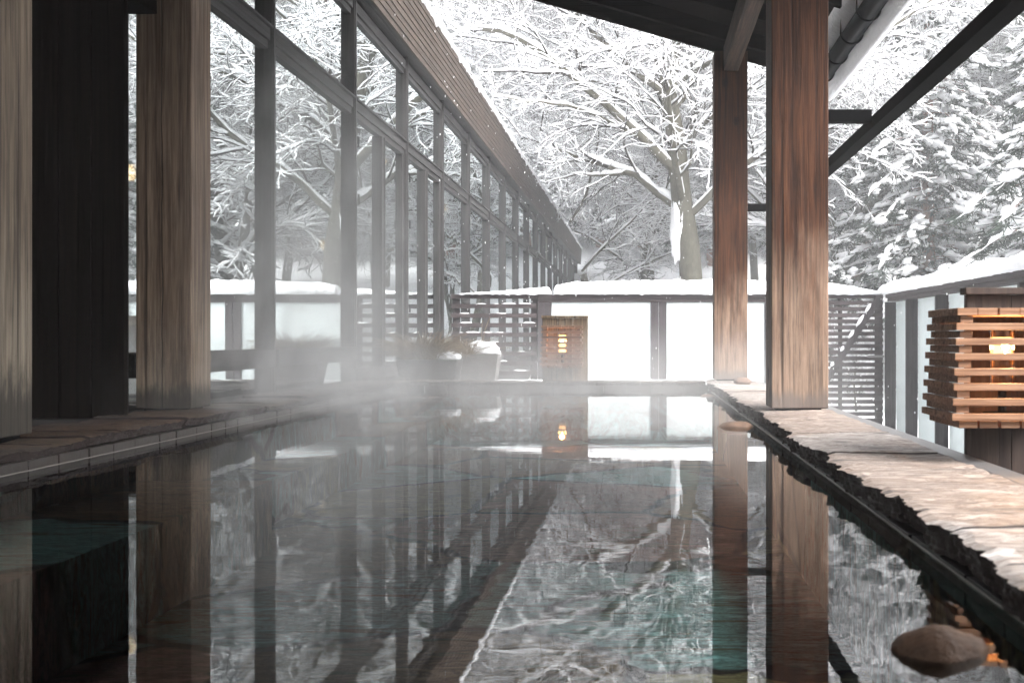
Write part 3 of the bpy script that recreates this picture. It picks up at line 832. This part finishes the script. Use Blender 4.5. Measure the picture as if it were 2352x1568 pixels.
# ------------------------------------------------------------------ planters
def planter(x0, x1, y0, y1, zt, mat, label, name='planter'):
    t = thing(name, ((x0+x1)/2, (y0+y1)/2, -.03), label, 'planter', 'concrete planters behind the far coping')
    tp = .045; z0 = -.03; wl = .028
    g = G()
    o_t = [(x0,y0),(x1,y0),(x1,y1),(x0,y1)]; o_b = [(x0+tp,y0+tp),(x1-tp,y0+tp),(x1-tp,y1-tp),(x0+tp,y1-tp)]
    i_t = [(x0+wl,y0+wl),(x1-wl,y0+wl),(x1-wl,y1-wl),(x0+wl,y1-wl)]
    vs = [(a,b,z0) for a,b in o_b]+[(a,b,zt) for a,b in o_t]+[(a,b,zt) for a,b in i_t]+[(a,b,zt-.05) for a,b in i_t]
    fs = [(3,2,1,0)]
    for L_ in (0, 4, 8):
        for i in range(4): fs.append((L_+i, L_+(i+1)%4, L_+4+(i+1)%4, L_+4+i))
    fs.append((12,13,14,15))
    g.add(vs, fs); build('tub', g, mat, t, bevel=.006)
    return t
def grass(parent, cx, cy, cz, n, rx, ry, hmin, hmax, seed):
    rnd = random.Random(seed); ls = []
    for _ in range(n):
        a = rnd.uniform(0, 2*math.pi); q = math.sqrt(rnd.random()); x = cx+rx*q*math.cos(a); y = cy+ry*q*math.sin(a)
        h = rnd.uniform(hmin, hmax); out = rnd.uniform(.05, .28)*(.4+q); dx, dy = math.cos(a+rnd.uniform(-.8,.8)), math.sin(a+rnd.uniform(-.8,.8))
        pts = []; dr = rnd.uniform(.5, 1.6)
        for i in range(8):
            s_ = i/7; pts.append((x+dx*out*s_**1.6, y+dy*out*s_**1.6, cz+h*(s_*1.25-.55*dr*s_**3.0)))
        ls.append((pts, [.0034*(1-.75*i/7)+.0005 for i in range(8)]))
    V, Q = tubes(ls, 3)
    return build('grass_tuft', (V, Q, None), M['grass'], parent)
def snowlump(parent, c, r, seed, name='snow'):
    g = G(); nu, nv = 30, 18
    for j in range(nv+1):
        th = math.pi*j/nv
        for i in range(nu):
            ph = 2*math.pi*i/nu; d = Vector((math.sin(th)*math.cos(ph), math.sin(th)*math.sin(ph), math.cos(th)))
            q = 1+.35*noise.noise(d*1.7+Vector((seed,0,0)))+.18*noise.noise(d*4.5+Vector((seed,1,0)))+.10*noise.noise(d*11)
            g.v.append((c[0]+d.x*r[0]*q, c[1]+d.y*r[1]*q, c[2]+d.z*r[2]*q))
    for j in range(nv):
        for i in range(nu): g.f.append((j*nu+i, (j+1)*nu+i, (j+1)*nu+(i+1)%nu, j*nu+(i+1)%nu)); g.m.append(0)
    return build(name, g, M['snow_cap'], parent, smooth=True)
t = planter(-2.20, -1.645, 11.2, 11.6, .228, M['concrete_dark'], 'dark grey planter full of dry drooping grass with snow on its right side')
grass(t, -1.98, 11.38, .18, 900, .19, .15, .14, .34, 3)
snowlump(t, (-1.75, 11.36, .25), (.10, .13, .055), 4)
t = planter(-1.765, -1.362, 12.0, 12.35, .268, M['concrete'], 'pale concrete planter heaped with a smooth mound of snow')
grass(t, -1.68, 12.12, .22, 220, .08, .12, .08, .25, 7)
snowlump(t, (-1.53, 12.16, .31), (.16, .13, .085), 9)
g = []; 
for (dx, h) in ((-.01, .33), (.015, .36)): g.append(([(-1.53, 12.1, .27), (-1.525+dx, 12.1, .27+h*.6), (-1.50+dx*3, 12.1, .27+h), (-1.485+dx*3, 12.1, .27+h*.93)], [.003,.0025,.002,.001]))
V, Q = tubes(g, 4); build('stalk', (V, Q, None), M['grass'], t)

# ------------------------------------------------------------------ trees
def perp(d, rnd):
    v = Vector((rnd.gauss(0,1), rnd.gauss(0,1), rnd.gauss(0,1))); v -= d*v.dot(d)
    return v.normalized()
def grow(out, rnd, p, d, L, r, lvl, sp):
    n = sp['n'][lvl]; st = L/n; pts = [tuple(p)]; rad = [r]; dirs = [d.copy()]
    tp = sp['taper'][lvl]
    for i in range(n):
        f = (i+1)/n
        d = d + Vector((rnd.gauss(0,1), rnd.gauss(0,1), rnd.gauss(0,1)))*sp['wob'][lvl]
        d.z += sp['trop'][lvl][0]*(1-f) + sp['trop'][lvl][1]*f
        d.normalize(); p = p + d*st
        pts.append(tuple(p)); rad.append(max((.01,.006,.005,.0042,.0038)[lvl], r*(1-tp*f))); dirs.append(d.copy())
    out.append((pts, rad, lvl))
    if lvl+1 >= len(sp['n']): return
    c = sp['kids'][lvl]; c = max(1, int(c*rnd.uniform(.8, 1.2)))
    for q in range(c):
        f = sp['start'][lvl] + (1-sp['start'][lvl])*(q+rnd.random())/c
        f = min(f, .995); i = int(f*n); fr = f*n-i
        a = Vector(pts[i]); b = Vector(pts[i+1]); pp = a.lerp(b, fr); dd = dirs[i+1]
        pv = perp(dd, rnd)
        if lvl >= 1: pv.z *= .45; pv.normalize()
        ang = R(rnd.uniform(*sp['ang'][lvl]))
        nd = (dd*math.cos(ang)+pv*math.sin(ang)).normalized()
        if lvl == 0:
            az = q*2.4+rnd.uniform(-.5,.5); el = R(rnd.uniform(5, 40)+25*f)
            nd = Vector((math.cos(az)*math.cos(el), math.sin(az)*math.cos(el), math.sin(el)))
        rr = (rad[i]*(1-fr)+rad[i+1]*fr)*rnd.uniform(*sp['rk'][lvl])
        LL = sp['len'][lvl+1]*rnd.uniform(.65, 1.25)*((1-.55*f) if lvl else (1-.25*f))
        grow(out, rnd, pp, nd, LL, rr, lvl+1, sp)
def tree_meshes(name, seed, sp, h, r, lean=(0,0), snow=1.0, clip=None):
    rnd = random.Random(seed); out = []
    grow(out, rnd, Vector((0,0,0)), Vector((lean[0], lean[1], 1)).normalized(), h, r, 0, sp)
    if clip:                      # boughs that would grow into the building stop short of it
        (tx, ty, tz), rz, sc = clip; ca, sa = math.cos(rz)*sc, math.sin(rz)*sc; keep = []
        for pts, rad, lvl in out:
            n = 0
            for x, y, z in pts:
                wx = tx+x*ca-y*sa; wy = ty+x*sa+y*ca; wz = tz+z*sc
                if wy < 51.5 and ((wx < -1.95 and wz < 4.45) or (wx < -.0465*wy and wz-.42 < -1.62*wx)): break
                n += 1
            if n >= 3: keep.append((pts[:n], rad[:n], lvl))
        out = keep
    thick = [l for l in out if l[1][0] > .03]; thin = [l for l in out if l[1][0] <= .03]
    res = {}
    V1, Q1 = tubes([l for l in thick], 9); res['trunk'] = (V1, Q1)
    V2, Q2 = tubes([l for l in thin], 4); res['twigs'] = (V2, Q2)
    sn_big = []; sn = []
    for pts, rad, lvl in out:
        if lvl == 0: continue
        # resample thick limbs more finely
        P = [Vector(p) for p in pts]; Rd = list(rad)
        if rad[0] > .02:
            P2 = []; R2 = []
            for i in range(len(P)-1):
                for s_ in (0, .34, .67): P2.append(P[i].lerp(P[i+1], s_)); R2.append(Rd[i]+(Rd[i+1]-Rd[i])*s_)
            P2.append(P[-1]); R2.append(Rd[-1]); P, Rd = P2, R2
        sp_ = []; sr_ = []
        bare = lvl >= 3 and rnd.random() < .16
        for i, p in enumerate(P):
            a = P[max(0,i-1)]; b = P[min(len(P)-1,i+1)]; tt = (b-a).normalized(); hz = math.sqrt(max(0,1-tt.z*tt.z))
            rs = ((.0150,.0150,.0140,.0105,.0085)[lvl]+.85*Rd[i])*(hz**1.3)*snow*(1+.55*nz(p.x*3.1+seed, p.y*3.1, p.z*3.1)+rnd.uniform(-.18,.18))
            rs = min(rs, .15)
            if bare: rs *= .12
            if lvl >= 2 and nz(p.x*2.3+seed*2, p.y*2.3, p.z*2.3) < -.38: rs *= .25
            if i in (0, len(P)-1): rs *= .45
            rs = max(rs, .002)
            sp_.append(tuple(p+Vector((0,0,Rd[i]*.5+rs*.98)))); sr_.append(rs)
        (sn_big if rad[0] > .02 else sn).append((sp_, sr_))
    a = tubes(sn_big, 8); b = tubes(sn, 5)
    V, Q, _ = join_np([(a[0], a[1], 0), (b[0], b[1], 0)]); res['snow'] = (V, Q)
    return res
spA = dict(n=[12,14,10,6,4], taper=[.72,.86,.85,.8,.7], wob=[.07,.13,.15,.20,.24], trop=[(.02,.05),(.05,-.12),(.02,-.09),(0,-.05),(0,-.03)],
           kids=[27,16,11,5], start=[.27,.10,.08,.10], ang=[(40,80),(25,50),(22,48),(22,50)], rk=[(.28,.5),(.3,.5),(.35,.55),(.5,.8)], len=[0,7.0,3.3,1.35,.5])
spB = dict(n=[9,12,8,5,4], taper=[.75,.86,.85,.8,.7], wob=[.06,.12,.15,.2,.24], trop=[(.03,.05),(.05,-.05),(.02,-.06),(0,-.04),(0,-.03)],
           kids=[18,13,9,4], start=[.22,.12,.1,.15], ang=[(40,80),(25,50),(22,48),(22,50)], rk=[(.3,.5),(.3,.5),(.35,.55),(.5,.8)], len=[0,4.8,2.3,1.0,.42])
def mk_mesh(name, VQ, mat, smooth=True):
    V, Q = VQ; me = bpy.data.meshes.new(name); n = len(Q); kk = Q.shape[1]
    me.vertices.add(len(V)); me.vertices.foreach_set('co', np.asarray(V, dtype=np.float32).ravel())
    me.loops.add(n*kk); me.loops.foreach_set('vertex_index', Q.astype(np.int32).ravel())
    me.polygons.add(n); me.polygons.foreach_set('loop_start', np.arange(0, n*kk, kk, dtype=np.int32)); me.polygons.foreach_set('loop_total', np.full(n, kk, dtype=np.int32))
    me.polygons.foreach_set('use_smooth', np.full(n, smooth, dtype=bool)); me.materials.append(mat); me.update(calc_edges=True); return me
def put_tree(name, meshes, loc, rz, sc, label, cat='tree', group=None):
    t = thing(name, loc, label, cat, group); t.rotation_euler = (0,0,rz); t.scale = (sc,sc,sc)
    for nm, me in meshes:
        o = bpy.data.objects.new(nm, me); C.objects.link(o); o.parent = t
    return t
def dec(name, *a, **kw):
    r_ = tree_meshes(name, *a, **kw)
    return [('trunk', mk_mesh('trunk', r_['trunk'], M['bark'])), ('twigs', mk_mesh('twigs', r_['twigs'], M['twig'])), ('branch_snow', mk_mesh('branch_snow', r_['snow'], M['snow_cap']))]
TA = dec('a', 11, spA, 12.5, .30, (.02,.0))
TB = dec('b', 23, spB, 9.0, .16, (.05,.02))
TC = dec('c', 37, spB, 8.0, .13, (-.12,.0))
TBF = dec('d', 51, spB, 9.0, .13, (.04,.03), snow=1.75)
TCF = dec('e', 67, spB, 8.5, .12, (-.08,.02), snow=1.75)
DG = 'bare broadleaved trees loaded with snow'
def gz_(x, y): return ground_z(x, y)-.1
put_tree('broadleaf_tree', dec('m', 11, spA, 12.5, .27, (.02,.0), clip=((1.2,25,-.85), R(20), 1.0)), (1.2, 25, -.85), R(20), 1.0, 'big bare broadleaved tree with a thick grey trunk right behind the far fence', group=DG)
sh_lb = ['low snowy bush behind the left end of the snow capped panels', 'low snowy bush just left of the thick trunk', 'low snowy bush right of the thick trunk', 'low snowy bush seen between the brown posts',
         'low snowy bush right of the front brown post', 'low snowy bush above the narrow slatted screen', 'low snowy bush above the corner of the two fences', 'low snowy bush over the side fence']
for i, (x, y, sc) in enumerate(((-1.0,22.5,.17),(.1,24,.15),(2.3,22,.16),(3.0,24,.2),(3.6,20.5,.2),(4.5,21,.2),(5.6,20,.24),(6.5,18,.24))):
    put_tree('snowy_bush', TB if i % 2 else TC, (x, y, gz_(x, y)-.3), R(i*67), sc, sh_lb[i], cat='bush', group='low bushes behind the far fence')
decs = [(dec('n', 37, spB, 8.0, .13, (-.12,.0), clip=((-.9,30.5,gz_(-.9,30.5)), R(20), .95)), -.9, 30.5, 20, .95, 'thin leaning bare tree between the glass building end and the thick trunk'),
        (dec('o', 23, spB, 9.0, .16, (.05,.02), clip=((-.1,33,gz_(-.1,33)), R(80), .9)), -.1, 33, 80, .9, 'slim forked bare tree between the leaning one and the thick trunk'),
        (TA, 5.3, 31.5, 200, .86, 'bare tree whose long snowy boughs droop over the right corner of the fence'),
        (TBF, 4.6, 29, 140, 1.15, 'bare snowy tree showing between the two brown timber posts'),
        (TA, -10.5, 33, 100, 1.25, 'tall bare tree rising above the snowy roof edge of the glass building'),
        (TCF, 10.5, 31, 10, 1.2, 'bare tree seen through the right side behind the drooping boughs'),
        (TBF, 2.8, 38, 250, 1.3, 'bare tree up the slope directly behind the thick trunk'),
        (TCF, 6.6, 41, 60, 1.35, 'bare tree up the slope right of the thick trunk'),
        (TA, 12.5, 38, 320, 1.0, 'large bare tree far up the slope at the right'),
        (TBF, -.9, 54.5, 190, 1.4, 'bare tree far up the slope beyond the building end'),
        (TCF, -5.0, 57, 290, 1.4, 'bare tree far behind the glass building roof'),
        (TBF, .4, 43, 30, 1.2, 'snow crusted bare tree on the slope straight above the left white panel'),
        (TCF, 4.3, 46, 130, 1.3, 'snow crusted bare tree on the slope above the second white panel'),
        (TBF, 9.2, 47, 220, 1.3, 'snow crusted bare tree on the slope behind the right hand conifers'),
        (TCF, 1.9, 50.5, 310, 1.3, 'highest of the snow crusted bare trees on the slope'),
        (TA, 17, 30, 45, 1.0, 'large bare tree off to the far right of the terrace')]
for me_, x, y, rz, sc, lb in decs:
    put_tree('broadleaf_tree', me_, (x, y, gz_(x, y)), R(rz), sc, lb, group=DG)

main = [o for o in C.objects if o.name == 'broadleaf_tree'][0]
g = G(); nu, nv = 24, 30
for j in range(nv+1):
    th = math.pi*j/nv
    for i in range(nu):
        ph = 2*math.pi*i/nu; d = Vector((math.sin(th)*math.cos(ph), math.sin(th)*math.sin(ph), math.cos(th))); q = 1+.3*noise.noise(d*2.1)+.14*noise.noise(d*7)
        g.v.append((.78+d.x*.15*q+.03*d.z, 25-.10+d.y*.22*q, 2.75+d.z*.75*q))
for j in range(nv):
    for i in range(nu): g.f.append((j*nu+i, (j+1)*nu+i, (j+1)*nu+(i+1)%nu, j*nu+(i+1)%nu)); g.m.append(0)
main.rotation_euler = (0,0,0); me_o = build('trunk_snow', g, M['snow_cap'], main, smooth=True)
me_o.location = (0,0,0); main.rotation_euler = (0,0,R(20)); me_o.rotation_euler = (0,0,-R(20))

# conifers
def conifer(seed, h, rbase, dens, pads=.72):
    rnd = random.Random(seed); tr = [([(0,0,0),(0,0,h*.5),(0,0,h)], [.02*h, .012*h, .01])]
    bl = []; NV = []; NF = []; SV = []; SF = []; nb = 0; sb_ = 0
    nu, nv = 7, 5
    # unit snow pad
    ub = []; uf = []
    for j in range(nv+1):
        th = math.pi*j/nv
        for i in range(nu):
            ph = 2*math.pi*i/nu; ub.append((math.sin(th)*math.cos(ph), math.sin(th)*math.sin(ph), math.cos(th)))
    for j in range(nv):
        for i in range(nu): uf.append((j*nu+i, (j+1)*nu+i, (j+1)*nu+(i+1)%nu, j*nu+(i+1)%nu))
    ub = np.array(ub); uf = np.array(uf); npr = np.random.RandomState(seed)
    z = h*.10
    while z < h*.985:
        f = z/h; Lb = rbase*(1-f)**.8+.15; cnt = max(3, int(rnd.uniform(5, 8)*(1-.4*f)))
        a0 = rnd.uniform(0, 6.28)
        for q in range(cnt):
            a = a0+q*2*math.pi/cnt+rnd.uniform(-.3,.3); L = Lb*rnd.uniform(.7,1.15); m = 7
            dx, dy = math.cos(a), math.sin(a); pts = []
            up = rnd.uniform(.05, .25); dr = rnd.uniform(.35, .6)
            for i in range(m+1):
                s_ = i/m; pts.append(Vector((dx*L*s_, dy*L*s_, z+L*(up*s_-dr*s_*s_))))
            bl.append(([tuple(p) for p in pts], [max(.005, .02*(1-i/m)) for i in range(m+1)]))
            k_ = max(3, int(L*dens))
            for c in range(k_):
                s_ = (c+rnd.random())/k_; s_ = .12+.9*s_; i = min(m-1, int(s_*m)); pc = pts[i].lerp(pts[i+1], min(1.2, s_*m-i))
                side = rnd.uniform(-1,1)*L*.20*(1.15-s_*.8)
                pc = pc+Vector((-dy*side, dx*side, -abs(side)*.35+rnd.uniform(-.04,.04)))
                sz = rnd.uniform(.07, .16)*(1.05-.35*f)
                T_ = npr.normal(size=(20,3)); T_[:,2] = -abs(T_[:,2])*.6; T_ += np.array([dx,dy,-.2])*.8; T_ /= np.linalg.norm(T_,axis=1,keepdims=True)
                ln = npr.uniform(1.1,2.5,(20,1))*sz; w_ = np.cross(T_, npr.normal(size=(20,3))); w_ /= np.linalg.norm(w_,axis=1,keepdims=True); w_ *= sz*.13
                base = np.array(pc)+npr.normal(size=(20,3))*sz*.30
                q4 = np.stack([base-w_, base+w_, base+T_*ln+w_*.3, base+T_*ln-w_*.3], 1).reshape(-1,3)
                NV.append(q4); NF.append(np.arange(80).reshape(20,4)+nb); nb += 80
                if rnd.random() < pads:
                    for rep_ in (0, 1):
                      szz = sz*npr.uniform(.5,1.05); jit = ub*(1+npr.uniform(-.5,.35,(len(ub),1)))
                      sv = jit*np.array([szz*npr.uniform(.8,1.5), szz*npr.uniform(.7,1.2), szz*npr.uniform(.35,.7)]); ca, sa = dx, dy
                      rot = np.stack([sv[:,0]*ca*1.25-sv[:,1]*sa, sv[:,0]*sa*1.25+sv[:,1]*ca, sv[:,2]-sv[:,0]*.35], 1)
                      SV.append(rot+np.array(pc)+npr.normal(size=3)*sz*.5*rep_+np.array([0,0,sz*.36])); SF.append(uf+sb_); sb_ += len(ub)
        z += rnd.uniform(.20, .34)*(h/11)
    sl_ = []
    for pts, rr_ in bl:
        pp_ = []; r2_ = []
        for i in range(len(pts)-1):
            for q_ in (0, .33, .66):
                a_ = Vector(pts[i]).lerp(Vector(pts[i+1]), q_); rad_ = rnd.uniform(.025, .085)*(1-.35*(i/len(pts)))
                if nz(a_.x*1.7, a_.y*1.7, a_.z*2+seed) < -.2: rad_ *= .25
                pp_.append(tuple(a_+Vector((rnd.gauss(0,.02), rnd.gauss(0,.02), rad_*.8)))); r2_.append(rad_)
        pp_.append(pts[-1]); r2_.append(.01); sl_.append((pp_, r2_))
    V3, Q3 = tubes(sl_, 6); SV.append(V3); SF.append(Q3+sb_)
    V0, Q0 = tubes(tr, 10); V1, Q1 = tubes(bl, 4); Vt, Qt, _ = join_np([(V0,Q0,0),(V1,Q1,0)])
    return [('trunk', mk_mesh('trunk', (Vt, Qt), M['redbark'])), ('needles', mk_mesh('needles', (np.vstack(NV), np.vstack(NF)), M['needle'], False)), ('branch_snow', mk_mesh('branch_snow', (np.vstack(SV), np.vstack(SF)), M['snow_cap']))]
K = [conifer(101, 11, 2.6, 6.5), conifer(202, 13, 2.3, 6.0), conifer(303, 10, 3.0, 6.5), conifer(404, 12, 2.6, 6.5, 1.0), conifer(505, 11, 2.9, 6.5, 1.0)]
CG = 'snow laden conifers on the slope'
con = [(0, 7.1, 18.8, 0, 1.0, 'nearest snow laden conifer leaning over the right hand fence'),
       (1, 8.7, 24.0, 50, 1.15, 'dark tall conifer filling the upper right corner of the picture'),
       (2, 6.4, 27.5, 90, 1.1, 'conifer with drooping white boughs left of the nearest one at the right'),
       (0, 10.5, 30.0, 170, 1.3, 'broad conifer at the far right behind the nearest ones'),
       (1, 8.2, 34, 120, 1.2, 'slender conifer with a reddish trunk beyond the slatted corner')]
rnd = random.Random(77)
xs_ = [-9.5,-7.2,-5.2,-3.2,-1.4,.6,2.9,5.0,7.4,9.8,12.3,15.0,18.0]
lbs = ['ninth','second','third','fourth','fifth','sixth','seventh','eighth']
for j, (yy, nm) in enumerate(((56,'front'), (62,'middle'), (69,'back'), (78,'topmost'))):
    for i, x in enumerate(xs_):
        X = x*(yy/50)*1.15+rnd.uniform(-.8,.8); Y = yy+rnd.uniform(-2.0,2.0)
        con.append((3+(i+j) % 2, X, Y, rnd.uniform(0,360), rnd.uniform(1.05,1.5),
                    'snowy conifer in the %s row of the far slope, tree %s from the left' % (nm, ['one','two','three','four','five','six','seven','eight','nine','ten','eleven','twelve','thirteen'][i])))
for i, (a, b) in enumerate(((19,36),(24,42),(30,50),(17,24),(22,30))):
    con.append((i % 3, a, b, i*70, 1.3, 'snowy conifer on the right hand bank, %s counting away from the terrace' % ['third','fourth','fifth','first','second'][i]))
for kk, x, y, rz, sc, lb in con:
    put_tree('conifer', K[kk], (x, y, gz_(x, y)), R(rz), sc, lb, cat='conifer', group=CG)

# falling snow
rnd = np.random.RandomState(5); n = 5200
Y = rnd.uniform(9.5, 34, n); X = (rnd.uniform(-.35, .34, n))*Y; Z = .42+rnd.uniform(-.06, .30, n)*Y
ok = ~((X < 1.75) & (Y < 10.7)) & (X > -2.25) & (Z > -.5); X, Y, Z = X[ok], Y[ok], Z[ok]; n = len(X)
s_ = rnd.uniform(.0022, .0055, n)
oc = np.array([[1,0,0],[0,1,0],[-1,0,0],[0,-1,0],[0,0,2.6],[0,0,-2.6]], float)
V = (np.stack([X,Y,Z],1)[:,None,:]+oc[None]*s_[:,None,None]+np.stack([rnd.uniform(-1,1,n)]*1+[rnd.uniform(-1,1,n), rnd.uniform(-1,1,n)],1)[:,None,:]*0).reshape(-1,3)
tri = np.array([[0,1,4],[1,2,4],[2,3,4],[3,0,4],[1,0,5],[2,1,5],[3,2,5],[0,3,5]])
Fq = (tri[None]+np.arange(n)[:,None,None]*6).reshape(-1,3)
build('falling_snow', (V, Fq, None), M['snow_cap'], kind='stuff', smooth=True)

# ------------------------------------------------------------------ haze and steam
def volume(name, box, dens, color=(1,1,1), steam=None, aniso=0.0):
    g = G(); g.box(*box); m, t = newmat(name); N = NT(t)
    pv = N.n('VolumePrincipled'); pv.inputs['Color'].default_value = (*color, 1); pv.inputs['Density'].default_value = dens; pv.inputs['Anisotropy'].default_value = aniso
    o = N.n('OutputMaterial'); N.l(pv.outputs[0], o.inputs['Volume'])
    if steam: N.l(steam(N), pv.inputs['Density'])
    ob = build(name, g, m, kind='stuff')
    return ob
def steamf(N):
    tc = N.n('TexCoord'); geo = N.n('NewGeometry')
    pos = geo.outputs['Position']; sep = N.n('SeparateXYZ'); N.l(pos, sep.inputs[0])
    mp = N.n('Mapping'); mp.inputs['Scale'].default_value = (1.0,.75,.7); N.l(pos, mp.inputs[0])
    nn = N.noise(mp.outputs[0], 1.9, 5, .62, 1.0)
    wisp = N.ramp(nn, [(.42, 0.0), (.62, 1.0)])
    def mr(v, a, b, c, d):
        q = N.n('MapRange', interpolation_type='SMOOTHSTEP'); N.l(v, q.inputs[0])
        for i, x in enumerate((a,b,c,d)): q.inputs[1+i].default_value = x
        return q.outputs[0]
    # low blanket over the whole far pool
    low = N.math('MULTIPLY', N.math('MULTIPLY', mr(sep.outputs[2], .0, .6, 1.0, 0.0), mr(sep.outputs[1], 4.6, 6.6, 0, 1)), mr(sep.outputs[1], 8.9, 10.3, 1, 0))
    low = N.math('MULTIPLY', low, mr(sep.outputs[0], -.3, .9, 1, .30))
    low = N.math('MULTIPLY', low, mr(sep.outputs[1], 7.5, 10.0, 1, .5))
    # plume rising at the left
    dx = N.math('DIVIDE', N.math('ADD', sep.outputs[0], 1.84), .46); dy = N.math('DIVIDE', N.math('SUBTRACT', sep.outputs[1], 7.3), 1.6)
    rr = N.math('ADD', N.math('MULTIPLY', dx, dx), N.math('MULTIPLY', dy, dy))
    pl = N.math('MULTIPLY', mr(rr, 0, 1.6, 1, 0), mr(sep.outputs[2], .2, 2.5, 1, 0))
    d = N.math('ADD', N.math("MULTIPLY", low, .46), N.math('MULTIPLY', pl, .95))
    return N.math('MULTIPLY', d, N.math('ADD', wisp, .12))
volume('steam', (-2.3, 1.2, 4.5, 10.35, .012, 2.55), .2, steam=steamf, aniso=0.0)
volume('haze', (-60, 60, -6, 104, -3, 39), .0034, (.97,.98,1.0))
